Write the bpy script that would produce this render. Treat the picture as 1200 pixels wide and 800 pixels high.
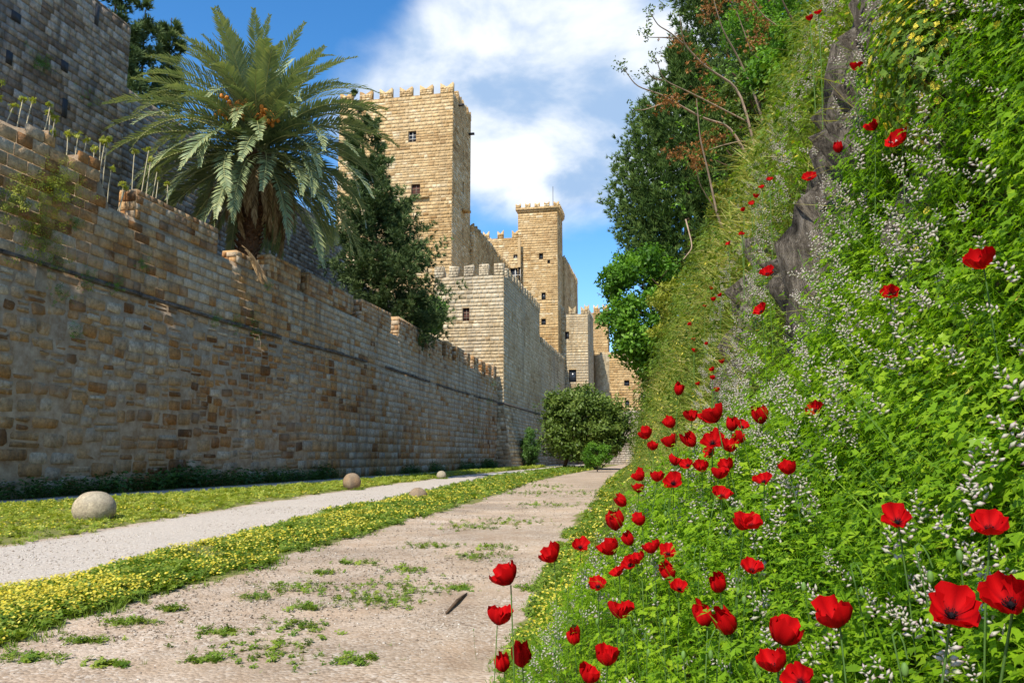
import bpy, math, random
import numpy as np
from mathutils import Vector, Matrix

for _o in list(bpy.data.objects):
    bpy.data.objects.remove(_o, do_unlink=True)
SC = bpy.context.scene
COL = SC.collection
R = math.radians
random.seed(7)
RNG = np.random.default_rng(11)

# ------------------------------------------------------------------ camera
FPX = 933.0                     # focal length in pixels of a 1200 px wide picture
PITCH = R(8.2)
CAM = np.array([0.0, 0.0, 1.5])
cd = bpy.data.cameras.new('camera')
cam = bpy.data.objects.new('camera', cd)
COL.objects.link(cam)
cd.sensor_width = 36.0
cd.lens = 36.0 * FPX / 1200.0
cd.clip_start = 0.05
cd.clip_end = 3000
cam.location = CAM
cam.rotation_euler = (R(90) + PITCH, 0, 0)
SC.camera = cam

# ------------------------------------------------------------------ light
SUN_AZ = R(24.5)                # light travels this far to the right of straight ahead
SUN_EL = R(48.0)
SUN_D = Vector((math.sin(SUN_AZ) * math.cos(SUN_EL), math.cos(SUN_AZ) * math.cos(SUN_EL), -math.sin(SUN_EL)))
ld = bpy.data.lights.new('sun', 'SUN')
ld.energy = 4.4
ld.angle = R(0.53)
ld.color = (1.0, 0.93, 0.80)
sun = bpy.data.objects.new('sun', ld)
COL.objects.link(sun)
sun.rotation_euler = SUN_D.to_track_quat('-Z', 'Y').to_euler()
sun.location = (-20, -40, 60)

SC.view_settings.view_transform = 'Standard'
SC.view_settings.look = 'None'
SC.view_settings.exposure = 0.58
SC.view_settings.gamma = 1.0
SC.view_settings.use_curve_mapping = False
SC.cycles.max_bounces = 6
SC.cycles.diffuse_bounces = 3
SC.cycles.glossy_bounces = 2
SC.cycles.transmission_bounces = 4
SC.cycles.transparent_max_bounces = 4
SC.cycles.use_denoising = True


# ------------------------------------------------------------------ pixel geometry
def ray(u, v):
    r = (u - 600.0) / FPX
    p = (400.0 - v) / FPX
    c, s = math.cos(PITCH), math.sin(PITCH)
    return np.array([r, c - p * s, s + p * c])


def on_ground(u, v, z=0.0):
    d = ray(u, v)
    t = (z - CAM[2]) / d[2]
    return CAM + d * t


def at_depth(u, v, y):
    d = ray(u, v)
    return CAM + d * (y / d[1])


def project(P):
    P = np.asarray(P, float) - CAM
    c, s = math.cos(PITCH), math.sin(PITCH)
    f = P[..., 1] * c + P[..., 2] * s
    up = -P[..., 1] * s + P[..., 2] * c
    f = np.where(np.abs(f) < 1e-6, 1e-6, f)
    return 600 + FPX * P[..., 0] / f, 400 - FPX * up / f, f


TH = math.atan(0.2025)          # the moat runs this far to the right of straight ahead
NX = np.array([math.cos(TH), -math.sin(TH), 0.0])
DY = np.array([math.sin(TH), math.cos(TH), 0.0])
UP = np.array([0.0, 0.0, 1.0])


def LW(a, b, z=0.0):
    return NX * a + DY * b + UP * z


def on_a(u, v, a0):
    d = ray(u, v)
    t = a0 / float(d @ NX)
    p = CAM + d * t
    return float(p @ DY), float(p[2])


def on_b(u, v, b0):
    d = ray(u, v)
    t = b0 / float(d @ DY)
    p = CAM + d * t
    return float(p @ NX), float(p[2])


# ------------------------------------------------------------------ node helpers
def N(nt, kind, loc=None, **kw):
    n = nt.nodes.new(kind)
    for k, val in kw.items():
        if k.startswith('i_'):
            key = k[2:]
            key = int(key) if key.isdigit() else key.replace('_', ' ')
            n.inputs[key].default_value = val
        else:
            setattr(n, k, val)
    return n


def L(nt, a, b):
    nt.links.new(a, b)


def ramp(nt, fac, stops, mode='LINEAR'):
    r = nt.nodes.new('ShaderNodeValToRGB')
    r.color_ramp.interpolation = mode
    el = r.color_ramp.elements
    while len(el) < len(stops):
        el.new(0.5)
    while len(el) > len(stops):
        el.remove(el[-1])
    for e, (p, c) in zip(el, stops):
        e.position = p
        e.color = (c, c, c, 1) if isinstance(c, (int, float)) else (*c, 1)
    if fac is not None:
        L(nt, fac, r.inputs[0])
    return r.outputs[0]


def mixc(nt, fac, a, b, blend='MIX'):
    m = nt.nodes.new('ShaderNodeMix')
    m.data_type = 'RGBA'
    m.blend_type = blend
    for val, i in ((fac, 0), (a, 6), (b, 7)):
        if isinstance(val, (int, float)):
            m.inputs[i].default_value = val if i == 0 else (val, val, val, 1)
        elif isinstance(val, tuple):
            m.inputs[i].default_value = (*val, 1)
        else:
            L(nt, val, m.inputs[i])
    return m.outputs[2]


def math_n(nt, op, a, b=None, c=None, clamp=False):
    m = nt.nodes.new('ShaderNodeMath')
    m.operation = op
    m.use_clamp = clamp
    for i, val in enumerate((a, b, c)):
        if val is None:
            continue
        if isinstance(val, (int, float)):
            m.inputs[i].default_value = val
        else:
            L(nt, val, m.inputs[i])
    return m.outputs[0]


def noise(nt, vec, scale, detail=4, rough=0.55, dist=0.0):
    n = nt.nodes.new('ShaderNodeTexNoise')
    n.inputs['Scale'].default_value = scale
    n.inputs['Detail'].default_value = detail
    n.inputs['Roughness'].default_value = rough
    n.inputs['Distortion'].default_value = dist
    if vec is not None:
        L(nt, vec, n.inputs['Vector'])
    return n.outputs[0]


# ------------------------------------------------------------------ sky with clouds
W = bpy.data.worlds.new('World')
SC.world = W
W.use_nodes = True
wt = W.node_tree
wt.nodes.clear()
wo = N(wt, 'ShaderNodeOutputWorld')
bg = N(wt, 'ShaderNodeBackground')
bg.inputs['Strength'].default_value = 0.15
L(wt, bg.outputs[0], wo.inputs[0])
sky = N(wt, 'ShaderNodeTexSky', sky_type='NISHITA', sun_disc=False, sun_elevation=SUN_EL, sun_rotation=R(204.5),
        altitude=0.0, air_density=1.0, dust_density=0.35, ozone_density=3.0)
tc = N(wt, 'ShaderNodeTexCoord')
sep = N(wt, 'ShaderNodeSeparateXYZ')
L(wt, tc.outputs['Generated'], sep.inputs[0])
zz = math_n(wt, 'ADD', math_n(wt, 'MAXIMUM', sep.outputs[2], 0.0), 0.32)
comb = N(wt, 'ShaderNodeCombineXYZ')
L(wt, math_n(wt, 'DIVIDE', sep.outputs[0], zz), comb.inputs[0])
L(wt, math_n(wt, 'DIVIDE', sep.outputs[1], zz), comb.inputs[1])
cv = comb.outputs[0]
n1 = noise(wt, cv, 2.1, 9, 0.56, 0.25)
off = N(wt, 'ShaderNodeVectorMath', operation='ADD')
L(wt, cv, off.inputs[0])
off.inputs[1].default_value = (3.1, 0.05, 1.7)
n2 = noise(wt, off.outputs[0], 3.4, 7, 0.55, 0.2)


def lobe(u, v, rad_deg, w):
    d = ray(u, v)
    d = d / np.linalg.norm(d)
    dp = N(wt, 'ShaderNodeVectorMath', operation='DOT_PRODUCT')
    L(wt, tc.outputs['Generated'], dp.inputs[0])
    dp.inputs[1].default_value = tuple(d)
    mr = N(wt, 'ShaderNodeMapRange', interpolation_type='SMOOTHSTEP')
    L(wt, dp.outputs['Value'], mr.inputs[0])
    mr.inputs[1].default_value = math.cos(R(rad_deg))
    mr.inputs[2].default_value = 1.0
    mr.inputs[3].default_value = 0.0
    mr.inputs[4].default_value = w
    return mr.outputs[0]


CLOUD_LOBES = [(560, 95, 9, 0.30), (690, 30, 13, 0.26), (690, 150, 11, 0.26), (455, 100, 7, 0.30), (640, 230, 9, 0.08), (600, 170, 9, 0.08), (400, 95, 5, 0.14),
               (300, 20, 12, -0.34), (215, 40, 10, -0.30), (570, 262, 4, -0.12), (690, 360, 10, -0.24), (480, 40, 5, -0.10)]
dens = n1
for lb in CLOUD_LOBES:
    dens = math_n(wt, 'ADD', dens, lobe(*lb))
dmask = N(wt, 'ShaderNodeMapRange', interpolation_type='SMOOTHSTEP')
L(wt, dens, dmask.inputs[0])
dmask.inputs[1].default_value = 0.46
dmask.inputs[2].default_value = 0.84
thick = N(wt, 'ShaderNodeMapRange', interpolation_type='SMOOTHSTEP')
L(wt, n2, thick.inputs[0])
thick.inputs[1].default_value = 0.38
thick.inputs[2].default_value = 0.60
ccol = mixc(wt, thick.outputs[0], (1.9, 2.7, 3.9), (5.0, 5.15, 5.3))
# deeper, cleaner blue than the raw atmosphere of a hazy coast
hs = N(wt, 'ShaderNodeHueSaturation')
hs.inputs['Saturation'].default_value = 1.30
hs.inputs['Value'].default_value = 1.0
L(wt, sky.outputs[0], hs.inputs['Color'])
L(wt, mixc(wt, math_n(wt, 'MULTIPLY', dmask.outputs[0], 0.93), hs.outputs[0], ccol), bg.inputs['Color'])


# ------------------------------------------------------------------ materials
def new_mat(name):
    m = bpy.data.materials.new(name)
    m.use_nodes = True
    nt = m.node_tree
    nt.nodes.clear()
    out = N(nt, 'ShaderNodeOutputMaterial')
    bs = N(nt, 'ShaderNodeBsdfPrincipled')
    bs.inputs['Specular IOR Level'].default_value = 0.25
    L(nt, bs.outputs[0], out.inputs[0])
    return m, nt, bs, out


def bump(nt, bs, h, strength=0.5, dist=0.02):
    b = N(nt, 'ShaderNodeBump')
    b.inputs['Strength'].default_value = strength
    b.inputs['Distance'].default_value = dist
    L(nt, h, b.inputs['Height'])
    L(nt, b.outputs[0], bs.inputs['Normal'])


def stone_mat(name, stops, lichen, lichen_amt, stain, scale=1.0, bdist=0.03, rough=0.9, smear=None):
    m, nt, bs, out = new_mat(name)
    at = N(nt, 'ShaderNodeAttribute', attribute_name='rnd')
    ge = N(nt, 'ShaderNodeNewGeometry')
    pos = ge.outputs['Position']
    base = ramp(nt, at.outputs['Fac'], stops)
    fine = noise(nt, pos, 7.0 * scale, 6, 0.65)
    base = mixc(nt, 1.0, base, ramp(nt, fine, [(0.25, 0.45), (0.5, 0.95), (0.75, 1.40)]), 'MULTIPLY')
    big = noise(nt, pos, 0.33 * scale, 6, 0.6)
    lf = math_n(nt, 'MULTIPLY', ramp(nt, big, [(0.47, 0.0), (0.60, 1.0)]), lichen_amt)
    base = mixc(nt, lf, base, lichen)
    mp = N(nt, 'ShaderNodeMapping')
    mp.inputs['Scale'].default_value = (1.1 * scale, 1.1 * scale, 0.13 * scale)
    L(nt, pos, mp.inputs[0])
    st = noise(nt, mp.outputs[0], 1.0, 7, 0.62)
    base = mixc(nt, math_n(nt, 'MULTIPLY', ramp(nt, st, [(0.50, 0.0), (0.66, 1.0)]), stain), base, (0.055, 0.047, 0.042))
    if smear:
        sm = noise(nt, pos, 1.15, 8, 0.68, 0.4)
        sm2 = noise(nt, pos, 0.16, 3, 0.5)
        f = math_n(nt, 'MULTIPLY', ramp(nt, sm, [(0.55, 0.0), (0.62, 1.0)]), ramp(nt, sm2, [(0.42, 0.05), (0.62, 0.65)]))
        base = mixc(nt, f, base, smear)
    L(nt, base, bs.inputs['Base Color'])
    bs.inputs['Roughness'].default_value = rough
    bs.inputs['Specular IOR Level'].default_value = 0.12
    vo = N(nt, 'ShaderNodeTexVoronoi')
    vo.inputs['Scale'].default_value = 16 * scale
    L(nt, pos, vo.inputs['Vector'])
    h = math_n(nt, 'ADD', noise(nt, pos, 11 * scale, 8, 0.7), math_n(nt, 'MULTIPLY', vo.outputs['Distance'], 0.5))
    bump(nt, bs, h, 0.9, bdist)
    return m


M = {}
M['wall'] = stone_mat('weathered_brown_masonry',
                      [(0.0, (0.17, 0.075, 0.025)), (0.20, (0.33, 0.15, 0.05)), (0.40, (0.45, 0.245, 0.095)), (0.62, (0.46, 0.30, 0.155)),
                       (0.82, (0.43, 0.33, 0.225)), (1.0, (0.54, 0.43, 0.30))],
                      (0.42, 0.315, 0.21), 0.45, 0.42, smear=(0.50, 0.39, 0.27))
M['inner'] = stone_mat('grey_brown_masonry',
                       [(0.0, (0.17, 0.125, 0.09)), (0.3, (0.27, 0.205, 0.145)), (0.6, (0.35, 0.285, 0.215)), (0.85, (0.39, 0.335, 0.27)), (1.0, (0.47, 0.41, 0.34))],
                       (0.26, 0.245, 0.225), 0.6, 0.55, scale=0.8)
M['palace'] = stone_mat('golden_limestone_masonry',
                        [(0.0, (0.30, 0.175, 0.07)), (0.2, (0.43, 0.275, 0.12)), (0.6, (0.53, 0.365, 0.18)), (0.85, (0.59, 0.435, 0.24)), (1.0, (0.66, 0.53, 0.34))],
                        (0.53, 0.39, 0.22), 0.30, 0.22, scale=0.35, bdist=0.06)
M['bastion'] = stone_mat('pale_limestone_masonry',
                         [(0.0, (0.33, 0.225, 0.115)), (0.25, (0.44, 0.33, 0.19)), (0.65, (0.51, 0.40, 0.25)), (1.0, (0.60, 0.50, 0.34))],
                         (0.40, 0.355, 0.28), 0.45, 0.40, scale=0.4, bdist=0.05)
M['ball'] = stone_mat('worn_stone', [(0.0, (0.42, 0.34, 0.23)), (1.0, (0.50, 0.43, 0.31))], (0.30, 0.28, 0.22), 0.5, 0.3, scale=3.0, bdist=0.012)
M['ball_brown'] = stone_mat('worn_brown_stone', [(0.0, (0.27, 0.175, 0.10)), (1.0, (0.32, 0.22, 0.13))], (0.25, 0.21, 0.16), 0.5, 0.4, scale=3.0, bdist=0.012)


def mortar_mat(name, c1, c2, scale=1.0):
    m, nt, bs, out = new_mat(name)
    ge = N(nt, 'ShaderNodeNewGeometry')
    f = noise(nt, ge.outputs['Position'], 2.2 * scale, 7, 0.65)
    L(nt, mixc(nt, ramp(nt, f, [(0.35, 0.0), (0.65, 1.0)]), c1, c2), bs.inputs['Base Color'])
    bs.inputs['Roughness'].default_value = 0.95
    bs.inputs['Specular IOR Level'].default_value = 0.1
    bump(nt, bs, noise(nt, ge.outputs['Position'], 18 * scale, 8, 0.7), 0.9, 0.03)
    return m


M['mortar'] = mortar_mat('lime_mortar', (0.30, 0.185, 0.10), (0.50, 0.37, 0.24))
M['mortar_dark'] = mortar_mat('dark_mortar', (0.13, 0.11, 0.09), (0.26, 0.225, 0.185))
M['mortar_gold'] = mortar_mat('golden_mortar', (0.40, 0.28, 0.145), (0.52, 0.385, 0.22), 0.4)
M['ledge'] = mortar_mat('dark_weathered_ledge', (0.06, 0.05, 0.045), (0.20, 0.165, 0.135))


def plain(name, col, rough=0.6, spec=0.25, var=0.25, scale=8.0, metal=0.0):
    m, nt, bs, out = new_mat(name)
    ge = N(nt, 'ShaderNodeNewGeometry')
    f = noise(nt, ge.outputs['Position'], scale, 5, 0.6)
    c = mixc(nt, 1.0, col, ramp(nt, f, [(0.3, 1 - var), (0.7, 1 + var)]), 'MULTIPLY')
    L(nt, c, bs.inputs['Base Color'])
    bs.inputs['Roughness'].default_value = rough
    bs.inputs['Specular IOR Level'].default_value = spec
    bs.inputs['Metallic'].default_value = metal
    return m


def leaf_mat(name, stops, transl=0.35, rough=0.5, spec=0.3, tint=(1.15, 1.25, 0.5)):
    m, nt, bs, out = new_mat(name)
    at = N(nt, 'ShaderNodeAttribute', attribute_name='rnd')
    c = ramp(nt, at.outputs['Fac'], stops)
    L(nt, c, bs.inputs['Base Color'])
    bs.inputs['Roughness'].default_value = rough
    bs.inputs['Specular IOR Level'].default_value = spec
    if transl > 0:
        tr = N(nt, 'ShaderNodeBsdfTranslucent')
        L(nt, mixc(nt, 1.0, c, tint, 'MULTIPLY'), tr.inputs[0])
        mx = N(nt, 'ShaderNodeMixShader')
        mx.inputs[0].default_value = transl
        L(nt, bs.outputs[0], mx.inputs[1])
        L(nt, tr.outputs[0], mx.inputs[2])
        L(nt, mx.outputs[0], out.inputs[0])
    return m


M['fumitory'] = leaf_mat('fumitory_leaf', [(0.0, (0.075, 0.18, 0.006)), (0.5, (0.21, 0.38, 0.010)), (1.0, (0.38, 0.53, 0.025))], 0.50)
M['bank_grass'] = leaf_mat('bank_grass', [(0.0, (0.09, 0.15, 0.016)), (0.4, (0.21, 0.27, 0.035)), (0.75, (0.36, 0.37, 0.075)), (1.0, (0.50, 0.42, 0.17))], 0.38)
M['stem'] = leaf_mat('green_stem', [(0.0, (0.06, 0.14, 0.025)), (1.0, (0.15, 0.26, 0.06))], 0.2)
M['spike'] = leaf_mat('white_purple_floret', [(0.0, (0.46, 0.48, 0.30)), (0.3, (0.60, 0.56, 0.50)), (0.62, (0.54, 0.43, 0.43)), (0.82, (0.33, 0.17, 0.22)), (1.0, (0.11, 0.025, 0.05))], 0.35, tint=(1, 1, 0.9))
M['yellow'] = leaf_mat('yellow_flower', [(0.0, (0.74, 0.58, 0.03)), (1.0, (0.82, 0.74, 0.14))], 0.35, tint=(1, 1, 0.8))
M['petal'] = leaf_mat('poppy_petal', [(0.0, (0.12, 0.001, 0.003)), (0.5, (0.44, 0.002, 0.004)), (1.0, (0.64, 0.005, 0.006))], 0.30, 0.7, 0.1, tint=(1, 0.7, 0.7))
M['poppy_heart'] = plain('poppy_heart', (0.012, 0.009, 0.012), 0.8, 0.1)
M['poppy_pod'] = plain('poppy_pod', (0.11, 0.20, 0.045), 0.6, 0.2)
M['clover'] = leaf_mat('verge_leaf', [(0.0, (0.075, 0.15, 0.014)), (0.5, (0.16, 0.25, 0.025)), (1.0, (0.30, 0.36, 0.05))], 0.35)
M['grass'] = leaf_mat('verge_grass', [(0.0, (0.12, 0.19, 0.018)), (0.5, (0.25, 0.32, 0.035)), (1.0, (0.40, 0.42, 0.07))], 0.35)
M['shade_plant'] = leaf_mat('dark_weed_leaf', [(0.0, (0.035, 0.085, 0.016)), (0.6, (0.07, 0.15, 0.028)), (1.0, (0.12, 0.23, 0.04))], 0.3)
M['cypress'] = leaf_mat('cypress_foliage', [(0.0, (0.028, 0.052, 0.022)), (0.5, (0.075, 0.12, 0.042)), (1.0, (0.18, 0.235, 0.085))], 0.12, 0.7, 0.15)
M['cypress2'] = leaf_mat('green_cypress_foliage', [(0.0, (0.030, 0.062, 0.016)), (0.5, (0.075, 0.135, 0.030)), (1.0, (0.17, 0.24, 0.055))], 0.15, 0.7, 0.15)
M['herb'] = leaf_mat('herb_leaf', [(0.0, (0.075, 0.14, 0.014)), (0.5, (0.17, 0.25, 0.025)), (1.0, (0.30, 0.36, 0.05))], 0.35)
M['broad'] = leaf_mat('bright_tree_leaf', [(0.0, (0.05, 0.13, 0.014)), (0.5, (0.11, 0.25, 0.022)), (1.0, (0.20, 0.37, 0.035))], 0.42)
M['olive'] = leaf_mat('dull_shrub_leaf', [(0.0, (0.045, 0.085, 0.014)), (0.5, (0.10, 0.16, 0.024)), (1.0, (0.20, 0.26, 0.05))], 0.28)
M['wildolive'] = leaf_mat('yellow_green_shrub_leaf', [(0.0, (0.12, 0.15, 0.016)), (0.5, (0.25, 0.28, 0.03)), (1.0, (0.42, 0.42, 0.06))], 0.38)
M['palm'] = leaf_mat('palm_frond_leaflet', [(0.0, (0.035, 0.065, 0.035)), (0.3, (0.11, 0.165, 0.085)), (0.6, (0.22, 0.275, 0.135)), (1.0, (0.46, 0.45, 0.18))], 0.15, 0.42, 0.6)
M['palm_dry'] = leaf_mat('dry_palm_frond', [(0.0, (0.12, 0.065, 0.03)), (1.0, (0.36, 0.26, 0.14))], 0.15, 0.8, 0.1, tint=(1, .9, .7))
M['rachis'] = plain('palm_rachis', (0.30, 0.26, 0.09), 0.5)
M['date'] = plain('orange_date_stalk', (0.55, 0.20, 0.03), 0.6)
M['bark'] = plain('rough_brown_bark', (0.10, 0.068, 0.045), 0.95, 0.1, 0.5, 9)
M['palm_bark'] = plain('palm_boot_bark', (0.11, 0.06, 0.035), 0.95, 0.1, 0.6, 14)
M['twig'] = plain('pale_twig', (0.34, 0.25, 0.185), 0.9, 0.1, 0.3, 9)
M['brown_seed'] = leaf_mat('brown_seed_cluster', [(0.0, (0.18, 0.075, 0.02)), (1.0, (0.46, 0.22, 0.06))], 0.25, tint=(1, .8, .5))
M['stalk'] = plain('dry_flower_stalk', (0.42, 0.36, 0.23), 0.8, 0.1)
M['glass'] = plain('dark_window_pane', (0.025, 0.03, 0.04), 0.15, 0.5, 0.2, 2)
M['glass_red'] = plain('brown_shutter', (0.09, 0.04, 0.03), 0.7, 0.2, 0.2, 2)
M['frame'] = plain('pale_window_frame', (0.62, 0.60, 0.56), 0.6, 0.2, 0.1)
M['iron'] = plain('dark_iron', (0.03, 0.03, 0.032), 0.6, 0.3, 0.2)
M['wood'] = plain('grey_weathered_wood', (0.20, 0.16, 0.12), 0.9, 0.1)


# ------------------------------------------------------------------ mesh helpers
class Acc:
    """collects geometry for one mesh object"""

    def __init__(s):
        s.v, s.f, s.r, s.n = [], {}, [], 0

    def add(s, V, faces, r=0.5):
        V = np.asarray(V, float).reshape(-1, 3)
        if not len(V):
            return
        s.v.append(V)
        s.r.append(np.broadcast_to(np.asarray(r, float), (len(V),)).copy())
        for f in faces:
            f = np.asarray(f, np.int64)
            s.f.setdefault(f.shape[1], []).append(f + s.n)
        s.n += len(V)

    def scatter(s, proto, P, Rm, S, r=None, amp=1.0):
        """proto=(V,faces,rnd); P (n,3); Rm (n,3,3); S (n,) or (n,3); r (n,) shifts the proto's colour value"""
        V, faces, pr = proto
        n, k = len(P), len(V)
        if n == 0:
            return
        S = np.asarray(S, float)
        S = S[:, None] if S.ndim == 1 else S
        X = np.einsum('nij,nkj->nki', Rm, V[None] * S[:, None, :]) + np.asarray(P)[:, None, :]
        rr = np.broadcast_to(pr[None] * amp, (n, k)) + (0 if r is None else np.asarray(r)[:, None])
        off = (np.arange(n) * k)[:, None, None]
        s.add(X.reshape(-1, 3), [(np.asarray(f)[None] + off).reshape(-1, np.asarray(f).shape[1]) for f in faces], np.clip(rr, 0, 1).reshape(-1))

    def mesh(s, name, origin=(0, 0, 0), smooth=False):
        me = bpy.data.meshes.new(name)
        if not s.v:
            return me
        V = np.concatenate(s.v) - np.asarray(origin, float)
        rnd = np.concatenate(s.r)
        loops, starts, pos = [], [], 0
        for k, fl in s.f.items():
            f = np.concatenate(fl)
            loops.append(f.reshape(-1))
            starts.append(pos + np.arange(len(f)) * k)
            pos += f.size
        loops = np.concatenate(loops)
        starts = np.concatenate(starts)
        me.vertices.add(len(V))
        me.vertices.foreach_set('co', V.astype(np.float32).ravel())
        me.loops.add(len(loops))
        me.loops.foreach_set('vertex_index', loops.astype(np.int32))
        me.polygons.add(len(starts))
        me.polygons.foreach_set('loop_start', starts.astype(np.int32))
        if smooth:
            me.polygons.foreach_set('use_smooth', np.ones(len(starts), bool))
        a = me.attributes.new('rnd', 'FLOAT', 'POINT')
        a.data.foreach_set('value', rnd.astype(np.float32))
        me.update(calc_edges=True)
        return me

    def proto(s):
        return (np.concatenate(s.v), [np.concatenate(f) for f in s.f.values()], np.concatenate(s.r))


def tag(o, label=None, cat=None, group=None, kind=None):
    if label:
        o['label'] = label
    if cat:
        o['category'] = cat
    if group:
        o['group'] = group
    if kind:
        o['kind'] = kind
    return o


def empty(name, loc, label=None, cat=None, group=None):
    o = bpy.data.objects.new(name, None)
    COL.objects.link(o)
    o.location = tuple(loc)
    o.empty_display_size = 0.2
    return tag(o, label, cat, group)


def link(name, me, mat, parent=None, loc=(0, 0, 0), rot=(0, 0, 0), scale=(1, 1, 1)):
    if mat is not None and not me.materials:
        me.materials.append(mat)
    o = bpy.data.objects.new(name, me)
    COL.objects.link(o)
    o.parent = parent
    o.location = tuple(loc)
    o.rotation_euler = rot
    o.scale = scale
    return o


WORIG = {}


def wpart(name, acc, mat, parent=None, smooth=False, kind=None, origin=None):
    """an Acc in world coordinates -> object with its origin at its own centre, under an unrotated parent"""
    V = np.concatenate(acc.v)
    c = (V.min(0) + V.max(0)) / 2 if origin is None else np.asarray(origin, float)
    me = acc.mesh(name, c, smooth)
    pl = WORIG.get(parent.name, np.zeros(3)) if parent else np.zeros(3)
    o = link(name, me, mat, parent, c - pl)
    WORIG[o.name] = c
    if kind:
        o['kind'] = kind
    return o


def wempty(name, loc, *a, **k):
    o = empty(name, loc, *a, **k)
    WORIG[o.name] = np.asarray(loc, float)
    return o


def rotz(a):
    c, s = np.cos(a), np.sin(a)
    o = np.zeros_like(c)
    i = np.ones_like(c)
    return np.stack([np.stack([c, -s, o], -1), np.stack([s, c, o], -1), np.stack([o, o, i], -1)], -2)


def frame_to(D, yaw):
    """rotation matrices whose local +Z is D, spun by yaw"""
    D = np.asarray(D, float)
    D = D / np.linalg.norm(D, axis=-1, keepdims=True)
    ref = np.where(np.abs(D[:, 2:3]) > 0.95, np.array([[1.0, 0, 0]]), np.array([[0, 0, 1.0]]))
    X = np.cross(ref, D)
    X /= np.linalg.norm(X, axis=-1, keepdims=True)
    Y = np.cross(D, X)
    B = np.stack([X, Y, D], -1)
    return np.einsum('nij,njk->nik', B, rotz(np.asarray(yaw)))


def hash3(i, j, k):
    n = (i * 374761393 + j * 668265263 + k * 2147483647 + 12345) & 0xffffffff
    n = ((n ^ (n >> 13)) * 1274126177) & 0xffffffff
    return ((n ^ (n >> 16)) & 0xffff) / 65535.0


def vnoise(P):
    P = np.asarray(P, float)
    I = np.floor(P).astype(np.int64)
    f = P - I
    f = f * f * (3 - 2 * f)
    out = 0
    for dx in (0, 1):
        for dy in (0, 1):
            for dz in (0, 1):
                w = (f[..., 0] if dx else 1 - f[..., 0]) * (f[..., 1] if dy else 1 - f[..., 1]) * (f[..., 2] if dz else 1 - f[..., 2])
                out = out + w * hash3(I[..., 0] + dx, I[..., 1] + dy, I[..., 2] + dz)
    return out


def fbm(P, octs=4):
    P = np.asarray(P, float)
    t, a, s = 0, 0.5, 0
    for o in range(octs):
        t = t + a * vnoise(P * (2 ** o) + 17.3 * o)
        s += a
        a *= 0.5
    return t / s


def P3(x, y, z=0.0):
    x, y, z = np.broadcast_arrays(np.asarray(x, float), np.asarray(y, float), np.asarray(z, float))
    return np.stack([x, y, z], -1)


def tube(acc, pts, rad, sides=6, r=0.5, cap=False):
    pts = np.asarray(pts, float)
    n = len(pts)
    rad = np.broadcast_to(np.asarray(rad, float), (n,))
    T = np.gradient(pts, axis=0)
    T /= np.maximum(np.linalg.norm(T, axis=1, keepdims=True), 1e-9)
    ref = np.array([0, 0, 1.0]) if abs(T[0, 2]) < 0.9 else np.array([1.0, 0, 0])
    X = np.cross(T, ref)
    X /= np.maximum(np.linalg.norm(X, axis=1, keepdims=True), 1e-9)
    Y = np.cross(T, X)
    a = np.arange(sides) * 2 * math.pi / sides
    V = pts[:, None] + rad[:, None, None] * (np.cos(a)[None, :, None] * X[:, None] + np.sin(a)[None, :, None] * Y[:, None])
    i = np.arange(n - 1)[:, None] * sides
    j = np.arange(sides)[None]
    j2 = (j + 1) % sides
    F = np.stack([i + j, i + j2, i + sides + j2, i + sides + j], -1).reshape(-1, 4)
    fs = [F]
    if cap:
        fs += [np.arange(sides)[None, ::-1], (np.arange(sides) + (n - 1) * sides)[None]]
    acc.add(V.reshape(-1, 3), fs, r)


def box(acc, o, ax, ay, az, r=0.5):
    o, ax, ay, az = (np.asarray(q, float) for q in (o, ax, ay, az))
    V = [o, o + ax, o + ax + ay, o + ay, o + az, o + ax + az, o + ax + ay + az, o + ay + az]
    acc.add(V, [np.array([[0, 3, 2, 1], [4, 5, 6, 7], [0, 1, 5, 4], [1, 2, 6, 5], [2, 3, 7, 6], [3, 0, 4, 7]])], r)

# ------------------------------------------------------------------ ground: bands of gravel and green read off the photograph
def band(pix):
    P = np.array([on_ground(u, v)[:2] for u, v in pix])
    P = P[np.argsort(P[:, 1])]
    y, x = P[:, 1], P[:, 0]

    def f(Y):
        Y = np.asarray(Y, float)
        lo = x[0] + (Y - y[0]) * (x[1] - x[0]) / (y[1] - y[0])
        hi = x[-1] + (Y - y[-1]) * 0.19
        return np.where(Y < y[0], lo, np.where(Y > y[-1], hi, np.interp(Y, y, x)))
    return f


WALL_A = -23.2


def wall_x(Y):
    return (WALL_A + np.asarray(Y) * math.sin(TH)) / math.cos(TH)


B_g1a = band([(0, 592), (120, 584), (300, 572), (430, 562.5), (540, 553.5), (620, 548)])            # grass verge starts
B_g1b = band([(0, 640), (120, 623), (300, 590), (420, 573), (540, 557), (620, 549.5)])            # grass verge ends, pale gravel starts
B_y1 = band([(0, 698), (105, 674), (175, 650), (308, 621), (385, 597), (476, 582), (581, 558), (660, 548.5)])      # flower strip starts
B_y2 = band([(0, 762), (87, 727), (175, 699), (300, 670), (343, 650), (437, 625), (542, 593), (640, 561), (700, 549.5)])  # flower strip ends
B_v1 = band([(600, 760), (650, 640), (690, 592), (715, 560), (735, 548)])                             # verge at the foot of the bank

# bank: cross-section height over s = x - 0.15 y
BS = np.array([-60, -2.2, -0.85, -0.62, -0.25, 0.13, 0.55, 0.80, 1.0, 1.2, 1.45, 2.08, 3.35, 5.2, 9.0, 40])
BZ = np.array([-0.06, -0.05, -0.02, 0.12, 0.42, 0.72, 1.18, 1.75, 2.5, 3.35, 4.2, 5.8, 8.4, 10.6, 12.2, 13.0])


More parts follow.
